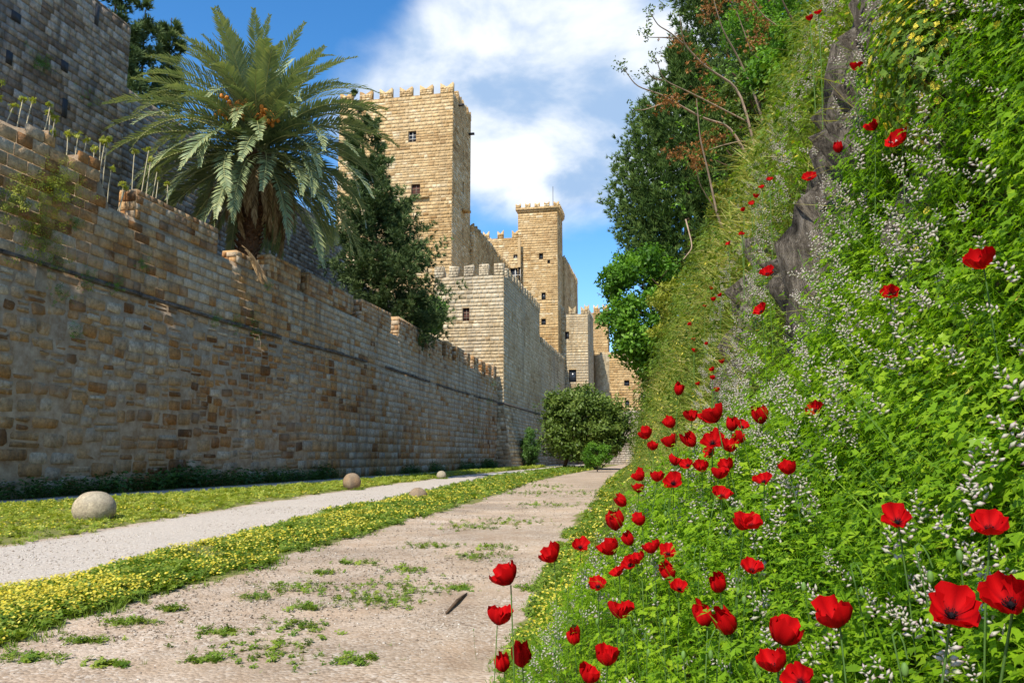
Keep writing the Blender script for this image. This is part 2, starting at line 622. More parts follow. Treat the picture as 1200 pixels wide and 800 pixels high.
def bank_z(s, y):
    s, y = np.asarray(s, float), np.asarray(y, float)
    z = np.interp(s, BS, BZ)
    z = z + 0.42 * np.exp(-((y - 3.1) / 1.25) ** 2 - ((s - 0.18) / 0.42) ** 2)
    k = np.clip((s + 0.9) / 0.8, 0, 1)
    amp = np.clip(0.10 + 0.030 * y, 0.1, 0.95) * np.clip(0.25 + 0.5 * s, 0.15, 1.1)
    P = P3(s * 0.7, y * 0.55, z * 0.5)
    lump = (fbm(P, 4) - 0.5) * 2 * amp + (fbm(P3(s * 3, y * 2.6, z * 1.5), 3) - 0.5) * 0.16 * np.clip(y / 3, 0.3, 1.2)
    return z + k * lump * np.clip((y - 0.5) / 1.5, 0.15, 1) * (0.4 + 0.6 * np.clip(s + 0.3, 0, 1.4))


def bank_pt(s, y):
    return P3(np.asarray(s) + 0.15 * np.asarray(y), y, bank_z(s, y))


def bank_nrm(s, y, e=0.06):
    a = bank_pt(s + e, y) - bank_pt(s - e, y)
    b = bank_pt(s, y + e) - bank_pt(s, y - e)
    n = np.cross(a, b)
    return n / np.linalg.norm(n, axis=-1, keepdims=True)


def ray_bank(u, v, off=0.0, tmax=70.0):
    d = ray(u, v)
    t = np.concatenate([np.arange(0.5, 6, 0.01), np.arange(6, tmax, 0.06)])
    P = CAM + d * t[:, None]
    s = P[:, 0] - 0.15 * P[:, 1]
    gz = (bank_z(s + 0.08, P[:, 1]) - bank_z(s - 0.08, P[:, 1])) / 0.16
    h = (P[:, 2] - bank_z(s, P[:, 1])) / np.sqrt(1 + gz * gz) - off
    i = np.argmax(h < 0)
    return (P[i], float(t[i])) if h[i] < 0 else (None, None)


# rocky patches on the bank, each where the photograph shows bare rock: (pixel, half-height along the slope, half-length)
ROCKS = []
for (u, v, rs, ry) in [(865, 415, 0.20, 0.55), (888, 345, 0.22, 0.6), (1012, 160, 0.34, 0.50), (978, 230, 0.24, 0.42), (1125, 105, 0.2, 0.2), (1045, 95, 0.22, 0.25)]:
    p, t = ray_bank(u, v)
    if p is not None:
        ROCKS.append((p[0] - 0.15 * p[1], p[1], rs, ry))


def rock_mask(s, y):
    m = np.zeros(np.broadcast(s, y).shape)
    for (rs0, ry0, a, b) in ROCKS:
        q = ((s - rs0) / a) ** 2 + ((y - ry0) / b) ** 2
        m = np.maximum(m, np.clip(1.35 - q, 0, 1))
    return m


def sheet(name, X, Y, Z, attrs, mat, kind='structure'):
    h, w = X.shape
    i = (np.arange(h - 1)[:, None] * w + np.arange(w - 1)[None]).reshape(-1)
    F = np.stack([i, i + 1, i + w + 1, i + w], -1)
    me = bpy.data.meshes.new(name)
    me.from_pydata(np.stack([X, Y, Z], -1).reshape(-1, 3).tolist(), [], F.tolist())
    me.polygons.foreach_set('use_smooth', np.ones(len(F), bool))
    for k, val in attrs.items():
        a = me.attributes.new(k, 'FLOAT', 'POINT')
        a.data.foreach_set('value', np.asarray(val, np.float32).ravel())
    return tag(link(name, me, mat), kind=kind)


# ground sheet
gy = np.concatenate([[-400, -120, -40, -15, -5, 0], np.geomspace(2, 150, 160), [180, 240, 400, 800, 2400]])
gs = np.concatenate([[-2400, -700, -200, -80, -50, -35], np.linspace(-28, 3, 200), [6, 15, 40, 120, 500, 2400]])
GS, GY = np.meshgrid(gs, gy)
GX = GS + np.where((GY > 0) & (GY < 160), 0.19 * GY, np.where(GY >= 160, 0.19 * 160, 0))
wob = (fbm(P3(GX * 0.8, GY * 0.8), 4) - 0.5) * 1.0
wob2 = (fbm(P3(GX * 2.6 + 50, GY * 2.6), 3) - 0.5) * 0.5
XW = GX + wob * np.clip(GY / 25, 0.25, 1) + wob2 * 0.6


def inside(X, Y, fa, fb, soft=0.15):
    return np.clip((X - fa(Y)) / soft, 0, 1) * np.clip((fb(Y) - X) / soft, 0, 1)


bankx = lambda Y: -0.8 + 0.15 * np.asarray(Y)
far_ok = np.clip((150 - GY) / 10, 0, 1) * np.clip((GY + 2) / 2, 0, 1)
m_green = np.maximum(inside(XW, GY, B_g1a, B_g1b), inside(XW, GY, B_y1, B_y2))
m_green = np.maximum(m_green, inside(XW, GY, B_v1, lambda Y: bankx(Y) + 60))
m_green = np.maximum(m_green, inside(XW, GY, lambda Y: wall_x(Y) - 2, lambda Y: wall_x(Y) + 0.8)) * far_ok
m_pale = np.maximum(inside(XW, GY, B_g1b, B_y1), inside(XW, GY, lambda Y: wall_x(Y) + 0.9, B_g1a)) * far_ok
GZ = (fbm(P3(GX * 0.35, GY * 0.35), 3) - 0.5) * 0.05 * far_ok + 0.03 * m_green
GZ = np.where((GX > wall_x(GY) - 1.0) & (GX < bankx(GY) + 0.2), GZ, GZ - 0.12)

m, nt, bs, out = new_mat('gravel_and_soil')
ge = N(nt, 'ShaderNodeNewGeometry')
pos = ge.outputs['Position']
vo = N(nt, 'ShaderNodeTexVoronoi')
vo.inputs['Scale'].default_value = 34
L(nt, pos, vo.inputs['Vector'])
peb = ramp(nt, N(nt, 'ShaderNodeSeparateColor').outputs[0], [(0, 0), (1, 1)])
sepc = nt.nodes[-2] if nt.nodes[-2].bl_idname == 'ShaderNodeSeparateColor' else [n for n in nt.nodes if n.bl_idname == 'ShaderNodeSeparateColor'][0]
L(nt, vo.outputs['Color'], sepc.inputs[0])
grv = ramp(nt, sepc.outputs[0], [(0.0, (0.14, 0.11, 0.085)), (0.3, (0.36, 0.28, 0.205)), (0.6, (0.46, 0.37, 0.285)), (0.85, (0.54, 0.47, 0.39)), (1.0, (0.60, 0.56, 0.50))])
soil = ramp(nt, noise(nt, pos, 1.3, 8, 0.62), [(0.32, (0.34, 0.235, 0.155)), (0.5, (0.45, 0.335, 0.235)), (0.68, (0.52, 0.415, 0.32))])
base = mixc(nt, ramp(nt, noise(nt, pos, 0.9, 6, 0.65), [(0.38, 0.15), (0.62, 0.7)]), soil, grv)
base = mixc(nt, 1.0, base, ramp(nt, noise(nt, pos, 0.35, 7, 0.7), [(0.35, 0.72), (0.65, 1.18)]), 'MULTIPLY')
pale = mixc(nt, 0.62, grv, (0.54, 0.50, 0.45))
at1 = N(nt, 'ShaderNodeAttribute', attribute_name='pale')
at2 = N(nt, 'ShaderNodeAttribute', attribute_name='green')
base = mixc(nt, math_n(nt, 'MULTIPLY', at1.outputs['Fac'], 0.85), base, pale)
earth = ramp(nt, noise(nt, pos, 3.0, 6, 0.6), [(0.35, (0.10, 0.12, 0.025)), (0.65, (0.21, 0.21, 0.055))])
base = mixc(nt, ramp(nt, math_n(nt, 'ADD', at2.outputs['Fac'], math_n(nt, 'MULTIPLY', math_n(nt, 'SUBTRACT', noise(nt, pos, 4, 5, 0.6), 0.5), 0.8)), [(0.4, 0), (0.6, 0.9)]), base, earth)
L(nt, base, bs.inputs['Base Color'])
bs.inputs['Roughness'].default_value = 0.95
bs.inputs['Specular IOR Level'].default_value = 0.1
hh = math_n(nt, 'ADD', math_n(nt, 'MULTIPLY', vo.outputs['Distance'], -1.0), noise(nt, pos, 30, 6, 0.7))
bump(nt, bs, hh, 0.45, 0.03)
M['ground'] = m
sheet('ground', GX, GY, GZ, {'pale': m_pale, 'green': m_green}, M['ground'])

# bank sheet
by = np.concatenate([[-12, -5, -2, -0.6], np.geomspace(0.25, 160, 250)])
bs_ = np.concatenate([np.linspace(-1.7, 2.4, 150), np.linspace(2.5, 5.5, 36), [6, 7, 9, 14, 25, 40, 200]])
SS, YY = np.meshgrid(bs_, by)
BP = bank_pt(SS, YY)
RK = rock_mask(SS, YY)
BN = bank_nrm(SS, YY, 0.05)
ridge = np.abs(fbm(P3(SS * 5 + 9, YY * 5.0, BP[..., 2] * 0.8), 4) - 0.5) * 2
crag = (0.5 - ridge) * 0.22 + (fbm(P3(SS * 16, YY * 9, BP[..., 2] * 7), 2) - 0.5) * 0.42
BP = BP + BN * (RK * crag * np.clip(YY / 2.5, 0.3, 1.2))[..., None]
m, nt, bs, out = new_mat('bank_earth_and_rock')
ge = N(nt, 'ShaderNodeNewGeometry')
pos = ge.outputs['Position']
at1 = N(nt, 'ShaderNodeAttribute', attribute_name='rock')
soil = ramp(nt, noise(nt, pos, 3.5, 8, 0.65), [(0.3, (0.045, 0.05, 0.014)), (0.5, (0.11, 0.11, 0.03)), (0.7, (0.19, 0.16, 0.06))])
mp = N(nt, 'ShaderNodeMapping')
mp.inputs['Scale'].default_value = (9, 9, 2.6)
L(nt, pos, mp.inputs[0])
rk = ramp(nt, noise(nt, mp.outputs[0], 3.0, 10, 0.78, 0.5), [(0.34, (0.035, 0.03, 0.026)), (0.47, (0.17, 0.145, 0.115)), (0.58, (0.36, 0.31, 0.25)), (0.72, (0.52, 0.47, 0.40))])
L(nt, mixc(nt, ramp(nt, math_n(nt, 'ADD', at1.outputs['Fac'], math_n(nt, 'MULTIPLY', math_n(nt, 'SUBTRACT', noise(nt, pos, 6, 6, 0.6), 0.5), 0.9)), [(0.3, 0), (0.5, 1)]), soil, rk), bs.inputs['Base Color'])
bs.inputs['Roughness'].default_value = 0.95
bs.inputs['Specular IOR Level'].default_value = 0.1
bump(nt, bs, noise(nt, mp.outputs[0], 3.0, 10, 0.78), 1.0, 0.16)
M['bank'] = m
sheet('bank_slope', BP[..., 0], BP[..., 1], BP[..., 2], {'rock': RK}, M['bank'])

# ------------------------------------------------------------------ masonry
STONE_Q = [np.array([[0, 1, 2, 3]]), np.array([[(i + 1) % 4, i, i + 4, (i + 1) % 4 + 4] for i in range(4)])]
STONE_F = [np.array([[0, 1, 2, 3, 4, 5, 6, 7]]),
           np.array([[(i + 1) % 8, i, i + 8, (i + 1) % 8 + 8] for i in range(8)])]


def stone_face(O, ud, nn, Wd, H, ch=(0.3, 0.42), sl=(0.4, 0.9), openings=(), rubble=None, top=None, proud=(0.005, 0.03), joint=0.012, rng=None, z0=0.0, recess=0.03, pal=None):
    """stones of one wall face; returns (verts (n,16,3), rnd (n,), size)"""
    rng = rng or random.Random(3)
    VS, RS, SZ = [], [], []
    z = z0
    O, ud, nn = np.asarray(O, float), np.asarray(ud, float), np.asarray(nn, float)
    while z < H - 0.08:
        h = min(rng.uniform(*ch), H - z)
        if H - z - h < 0.12:
            h = H - z
        x = -rng.uniform(0, sl[0])
        while x < Wd - 0.03:
            wlen = rng.uniform(*sl)
            x0, x1 = max(x, 0.0), min(x + wlen, Wd)
            if Wd - x1 < 0.15:
                x1 = Wd
            x = x1 if x1 == Wd else x + wlen
            if x1 - x0 < 0.06:
                continue
            spans = [(x0, x1)]
            for (ox0, ox1, oz0, oz1) in openings:
                if z + h * 0.5 > oz0 and z + h * 0.5 < oz1:
                    ns = []
                    for (p, q) in spans:
                        if q <= ox0 or p >= ox1:
                            ns.append((p, q))
                        else:
                            if ox0 - p > 0.08:
                                ns.append((p, ox0))
                            if q - ox1 > 0.08:
                                ns.append((ox1, q))
                    spans = ns
            for (p, q) in spans:
                xm = (p + q) / 2
                zt = z + h
                if top is not None and z + h * 0.5 > top(xm):
                    continue
                rb = rubble(xm, z) if rubble else 0.0
                zs = [(z, zt)]
                if rb > 0.35 and rng.random() < 0.28 and h > 0.26:
                    zm = z + h * rng.uniform(0.4, 0.6)
                    zs = [(z, zm), (zm, zt)]
                for (za, zb) in zs:
                    if rb > 0.3 and rng.random() < 0.09 * rb:
                        continue                        # lost stone, mortar shows
                    j = joint * (0.7 + 1.3 * rb)
                    a0, a1, c0, c1 = p + j / 2, q - j / 2, za + j / 2, zb - j / 2
                    if rb > 0.3:                        # field stones set apart in mortar
                        k_ = 0.09 * rb
                        dw, dh = a1 - a0, c1 - c0
                        a0, a1 = a0 + dw * k_ * rng.random(), a1 - dw * k_ * rng.random()
                        c0, c1 = c0 + dh * k_ * rng.random(), c1 - dh * k_ * rng.random()
                        if za > 0.5 and zb < 8.3:
                            sh = 0.22 * rb * math.sin(p * 0.9 + za * 1.7) * math.sin(p * 0.37 + 1.0)
                            c0, c1 = c0 + sh, c1 + sh
                    c = min(a1 - a0, c1 - c0) * (0.05 + 0.11 * rb)
                    hgt = rng.uniform(*proud) - (0.02 * rb if rng.random() < 0.4 else 0)
                    e = 0.012 + 0.012 * rb
                    ring = [(a0 + c, c0), (a1 - c, c0), (a1, c0 + c), (a1, c1 - c), (a1 - c, c1), (a0 + c, c1), (a0, c1 - c), (a0, c0 + c)]
                    jit = 0.006 + 0.035 * rb
                    mx, mz = (a0 + a1) / 2, (c0 + c1) / 2
                    V = []
                    dq = [(rng.uniform(-jit, jit), rng.uniform(-jit, jit)) for _ in range(8)]
                    for (rx, rz), (dx, dz) in zip(ring, dq):
                        sx = 1 if mx > rx else -1
                        sz = 1 if mz > rz else -1
                        V.append((rx + sx * e + dx, hgt + rng.uniform(-0.008, 0.008) * (1 + rb), rz + sz * e + dz))
                    for (rx, rz), (dx, dz) in zip(ring, dq):
                        V.append((rx + dx, -recess - 0.03, rz + dz))
                    VS.append(V)
                    RS.append(rng.random() if pal is None else pal(xm, (za + zb) / 2, rng))
                    SZ.append((q - p) * (zb - za))
        z += h
    V = np.array(VS).reshape(-1, 16, 3)
    Wv = O + V[..., 0:1] * ud + V[..., 1:2] * nn + V[..., 2:3] * UP
    return Wv, np.array(RS), np.array(SZ)


def add_stones(acc, Wv, rnd, simple=False):
    n = len(Wv)
    if n == 0:
        return
    if simple:                           # far masonry: plain four-cornered blocks
        Wv = Wv[:, [0, 2, 4, 6, 8, 10, 12, 14]]
        off = (np.arange(n) * 8)[:, None, None]
        acc.add(Wv.reshape(-1, 3), [(f[None] + off).reshape(-1, f.shape[1]) for f in STONE_Q], np.repeat(rnd, 8))
        return
    off = (np.arange(n) * 16)[:, None, None]
    acc.add(Wv.reshape(-1, 3), [(f[None] + off).reshape(-1, f.shape[1]) for f in STONE_F], np.repeat(rnd, 16))


def core_face(acc, O, ud, nn, Wd, H, openings=(), recess=0.03, depth=0.45):
    """mortar plane with real recessed openings"""
    O = np.asarray(O, float)
    xs = sorted({0.0, Wd, *[o[0] for o in openings], *[o[1] for o in openings]})
    zs = sorted({0.0, H, *[o[2] for o in openings], *[o[3] for o in openings]})
    P = lambda x, y, z: O + ud * x + nn * y + UP * z
    for i in range(len(xs) - 1):
        for k in range(len(zs) - 1):
            xm, zm = (xs[i] + xs[i + 1]) / 2, (zs[k] + zs[k + 1]) / 2
            if any(o[0] < xm < o[1] and o[2] < zm < o[3] for o in openings):
                continue
            acc.add([P(xs[i], -recess, zs[k]), P(xs[i + 1], -recess, zs[k]), P(xs[i + 1], -recess, zs[k + 1]), P(xs[i], -recess, zs[k + 1])], [np.array([[0, 1, 2, 3]])])
    for (x0, x1, z0, z1) in [o[:4] for o in openings]:
        c = [(x0, z0), (x1, z0), (x1, z1), (x0, z1)]
        for q in range(4):
            (p0, p1), (q0, q1) = c[q], c[(q + 1) % 4]
            acc.add([P(p0, -recess, p1), P(q0, -recess, q1), P(q0, -depth, q1), P(p0, -depth, p1)], [np.array([[3, 2, 1, 0]])])


def window(parent, O, ud, nn, op, style='grid', depth=0.42):
    x0, x1, z0, z1 = op
    P = lambda x, y, z: np.asarray(O) + ud * x + nn * y + UP * z
    a = Acc()
    box(a, P(x0 - 0.02, -depth - 0.05, z0 - 0.02), ud * (x1 - x0 + 0.04), nn * 0.04, UP * (z1 - z0 + 0.04))
    w = wpart('window', a, M['glass_red'] if style == 'shutter' else M['glass'], parent)
    if style in ('grid', 'cross', 'shutter'):
        a = Acc()
        t = 0.14 if style == 'cross' else 0.07
        nx, nz = (1, 2) if style != 'cross' else (1, 1)
        for k in range(nx):
            xm = x0 + (x1 - x0) * (k + 1) / (nx + 1)
            box(a, P(xm - t / 2, -depth + 0.01, z0), ud * t, nn * 0.08, UP * (z1 - z0))
        for k in range(nz):
            zm = z0 + (z1 - z0) * (k + 1) / (nz + 1)
            box(a, P(x0, -depth + 0.015, zm - t / 2), ud * (x1 - x0), nn * 0.06, UP * t)
        for (p, q, s_, r_) in ((x0, z0, t, z1 - z0), (x1 - t, z0, t, z1 - z0)):
            box(a, P(p, -depth + 0.012, q), ud * s_, nn * 0.07, UP * r_)
        wpart('frame', a, M['frame'] if style != 'shutter' else M['wood'], w)
    return w


def merlon_part(parent, O, ud, nn, wd, th, ht, mat, swallow=True, r=0.5, near=None, rng=random):
    """one merlon; O = front lower corner on the wall face, ud along the wall, -nn into the wall"""
    a = Acc()
    n1, n2 = rng.uniform(0.9, 1.06), rng.uniform(0.9, 1.06)
    if swallow:
        prof = [(0, 0), (wd, 0), (wd, ht * n1), (wd * 0.74, ht * 0.78), (wd * 0.5, ht * 0.58), (wd * 0.26, ht * 0.78), (0, ht * n2)]
    else:
        prof = [(0, 0), (wd, 0), (wd, ht * n1), (wd * 0.5, ht * (n1 + n2) / 2 + rng.uniform(-0.04, 0.04)), (0, ht * n2)]
    k = len(prof)
    V = [np.asarray(O) + ud * x + UP * z for x, z in prof] + [np.asarray(O) + ud * x - nn * th + UP * z for x, z in prof]
    a.add(V, [np.arange(k)[None], np.arange(2 * k - 1, k - 1, -1)[None], np.array([[(i + 1) % k, i, i + k, (i + 1) % k + k] for i in range(k)])], r)
    # courses of stones on its outer faces
    wv, rr, _ = stone_face(np.asarray(O) + nn * 0.035, ud, nn, wd, ht * (0.56 if swallow else min(n1, n2)), (0.28, 0.45), (0.35, 0.8), rng=rng, joint=0.03)
    add_stones(a, wv, rr)
    if near is not None:
        sd, sn = near
        wv, rr, _ = stone_face(np.asarray(O) - nn * th + sn * 0.035, nn, sn, th, ht * 0.92, (0.28, 0.45), (0.3, 0.6), rng=rng, joint=0.03)
        add_stones(a, wv, rr)
    return wpart('merlon', a, mat, parent)


# ------------------------------------------------------------------ outer moat wall
B0, B1 = 9.0, 104.6
ow = wempty('moat_wall', LW(WALL_A - 1, (B0 + B1) / 2, 0), 'long shaded brown stone curtain wall with crenellated top along the gravel moat', 'wall')


def crenel_z(b):
    return np.interp(b, [9, 22, 27.7, 28, 45, 65, 104], [13.3, 13.3, 13.6, 12.0, 12.0, 11.75, 11.65])


def left_top(b):                 # ruined parapet at the near end
    return np.interp(b, [9, 22.8, 23.6, 25.3, 25.4, 26.0, 27.7], [13.4, 13.3, 13.5, 13.9, 13.35, 13.35, 13.75])


def wtop(x):
    b = B0 + x
    if b < 27.75:
        return float(left_top(b) + 0.12 * math.sin(b * 3.1))
    return float(crenel_z(b))


ca = Acc()
bb = np.concatenate([np.arange(B0, 27.7, 0.8), [27.74, 27.76], np.arange(28.5, B1, 1.5), [B1]])
tops = np.array([wtop(b - B0) for b in bb]) - 0.05
for i in range(len(bb) - 1):
    t0, t1 = tops[i], tops[i + 1]
    if i == int(np.argmin(np.abs(bb - 27.74))):
        t0 = t1
    f0, f1 = LW(WALL_A - 0.012, bb[i]), LW(WALL_A - 0.012, bb[i + 1])
    g0, g1 = LW(WALL_A - 0.95, bb[i]), LW(WALL_A - 0.95, bb[i + 1])
    ca.add([f0 - UP * 0.3, f1 - UP * 0.3, f1 + UP * t1, f0 + UP * t0, g0 - UP * 0.3, g1 - UP * 0.3, g1 + UP * t1, g0 + UP * t0],
           [np.array([[0, 1, 2, 3], [3, 2, 6, 7], [7, 6, 5, 4]])])
for b, zz0, zz1 in ((27.75, crenel_z(28.5) - 0.05, left_top(27.7) - 0.05),):
    ca.add([LW(WALL_A - 0.03, b, zz0), LW(WALL_A - 0.95, b, zz0), LW(WALL_A - 0.95, b, zz1), LW(WALL_A - 0.03, b, zz1)], [np.array([[0, 1, 2, 3]])])
wpart('core', ca, M['mortar'], ow)


def rub(x, z):
    b = B0 + x
    base = np.clip((56 - b) / 18, 0.06, 1.0) * (0.9 if z < 8.4 else 0.12)
    return float(np.clip(base * (0.6 + 0.8 * fbm(P3(b * 0.12, z * 0.25), 2)), 0, 1))


def pal_wall(x, z, rng):
    b = B0 + x
    f = float(fbm(P3(b * 0.22 + 4, z * 0.35, 3.0), 3))
    warm = 0.55 - 1.3 * (f - 0.5)
    warm += 0.26 * min(1, max(0, (b - 45) / 25))
    if z > 8.6:
        warm += 0.08
    if z < 1.6:
        warm -= 0.05
    return min(1, max(0, rng.gauss(warm, 0.27)))


rw = random.Random(5)
VSt, RSt, SSt = [], [], []
for (zlo, zhi, chh, sll) in ((0.0, 3.0, (0.52, 0.78), (0.7, 1.6)), (3.0, 8.55, (0.42, 0.64), (0.55, 1.25)), (8.72, 14.2, (0.38, 0.52), (0.5, 1.05))):
    wv, rr, sz = stone_face(LW(WALL_A, B0), DY, NX, B1 - B0, zhi, chh, sll, rubble=rub, top=(wtop if zhi > 9 else None), rng=rw, z0=zlo, pal=pal_wall, proud=(0.0, 0.05), joint=0.022)
    VSt.append(wv)
    RSt.append(rr)
    SSt.append(sz)
VSt, RSt, SSt = np.concatenate(VSt), np.concatenate(RSt), np.concatenate(SSt)


def split_stones(VSt, RSt, SSt, parent, mat, count=300, name='stone'):
    C = VSt.mean(1)
    pu, pv, dep = project(C)
    key = SSt / dep ** 2 * ((pu > -10) & (pu < 1210) & (pv > -10) & (pv < 810) & (dep > 1))
    order = np.argsort(-key)
    for i in order[:count]:
        a = Acc()
        add_stones(a, VSt[i:i + 1], RSt[i:i + 1])
        wpart(name, a, mat, parent)
    rest = order[count:]
    a = Acc()
    far_ = project(VSt[rest].mean(1))[2] > 42
    add_stones(a, VSt[rest][~far_], RSt[rest][~far_])
    add_stones(a, VSt[rest][far_], RSt[rest][far_], True)
    wpart('stonework', a, mat, parent, kind='stuff')


split_stones(VSt, RSt, SSt, ow, M['wall'])
# string course: a worn projecting ledge in lengths
la = Acc()
b = B0
rl = random.Random(9)
while b < B1:
    ln = rl.uniform(0.9, 2.2)
    if rl.random() < 0.93:
        o = rl.uniform(0.06, 0.15)
        zl = 8.60 + 0.10 * math.sin(b * 0.13) + rl.uniform(-0.02, 0.02)
        box(la, LW(WALL_A - 0.1, b, zl), NX * (0.1 + o), DY * (min(ln, B1 - b) - 0.02), UP * rl.uniform(0.12, 0.19))
    b += ln
wpart('string_course', la, M['ledge'], ow)
# merlons of the moat wall
rm = random.Random(21)
MERL = [(30.2, 36.7), (38.6, 40.3), (42.3, 46.2), (47.4, 55.2), (56.6, 63.4), (64.9, 71.9), (73.6, 78.6), (79.7, 82.4), (83.8, 87.2), (88.3, 90.1), (91.2, 94.3), (95.4, 98.0), (99.0, 101.4), (102.3, 104.4)]
for (m0, m1) in MERL:
    m1 = m1 - (0.45 if m0 > 46 else 0)
    o = LW(WALL_A - 0.005, m0, float(crenel_z(m0)) - 0.04)
    h = 13.42 - crenel_z(m0) + rm.uniform(-0.08, 0.1)
    if m0 == 38.6:
        h *= 0.45
    merlon_part(ow, o, DY, NX, m1 - m0, 0.85, h, M['wall'], swallow=False, r=rm.uniform(0.4, 0.7), near=(NX, -DY), rng=rm)

# terrace behind the moat wall, rampart ground behind the inner wall
ta = Acc()
box(ta, LW(-80, 2, -0.5), NX * (80 + WALL_A - 0.95), DY * 102.4, UP * 11.6)
tag(wpart('terrace', ta, M['ledge'], None), kind='structure')
ta = Acc()
box(ta, LW(-95, 2, 11.1), NX * (95 - 36.5), DY * 98, UP * 11.0)
tag(wpart('rampart_ground', ta, M['ledge'], None), kind='structure')

# ------------------------------------------------------------------ inner high wall
IA = -33.2
iw = wempty('inner_rampart_wall', LW(IA - 1, 35, 11.1), 'tall grey stone rampart wall standing behind the palm tree', 'wall')
ri = random.Random(31)
VI, RI, SI = [], [], []
ZI0 = 11.1
corner_b = 41.6
for (O, ud, nn, wd, H) in ((LW(IA, 16, 0), DY, NX, corner_b - 16, 28.6), (LW(IA - 1.6, corner_b, 0), DY, NX, 80 - corner_b, 25.6)):
    ca = Acc()
    f0, f1 = np.asarray(O) - nn * 0.03, np.asarray(O) - nn * 0.03 + ud * wd
    box(ca, f0 - nn * 1.6 + UP * ZI0, nn * 1.6, ud * wd, UP * (H - ZI0 - 0.06))
    wpart('core', ca, M['mortar_dark'], iw)
    H2 = H
    tp = None
    if H < 27:
        tp = lambda x: 27.2 - x * 0.085 + 0.25 * (int(x / 1.4) % 2)
    wv, rr, sz = stone_face(O, ud, nn, wd, H, (0.36, 0.5), (0.45, 1.05), rng=ri, z0=ZI0, joint=0.03, proud=(0.0, 0.045), top=tp if tp else None)
    VI.append(wv)
    RI.append(rr)
    SI.append(sz)
# corner return facing the moat entrance
wv, rr, sz = stone_face(LW(IA - 1.6, corner_b + 0.02, 0), NX, DY, 1.6, 28.4, (0.36, 0.5), (0.5, 0.9), rng=ri, z0=ZI0)
VI.append(wv); RI.append(rr); SI.append(sz)
split_stones(np.concatenate(VI), np.concatenate(RI), np.concatenate(SI), iw, M['inner'])
# putlog holes and a slit
for (u, v, w_, h_) in ((75, 78, 0.5, 0.6), (75, 127, 0.35, 1.1), (113, 18, 0.3, 1.3), (18, 20, 0.6, 0.5), (10, 68, 0.4, 0.7)):
    b_, z_ = on_a(u, v, IA)
    a = Acc()
    box(a, LW(IA - 0.25, b_ - w_ / 2, z_ - h_ / 2), NX * 0.315, DY * w_, UP * h_)
    wpart('putlog_hole', a, M['iron'], iw)


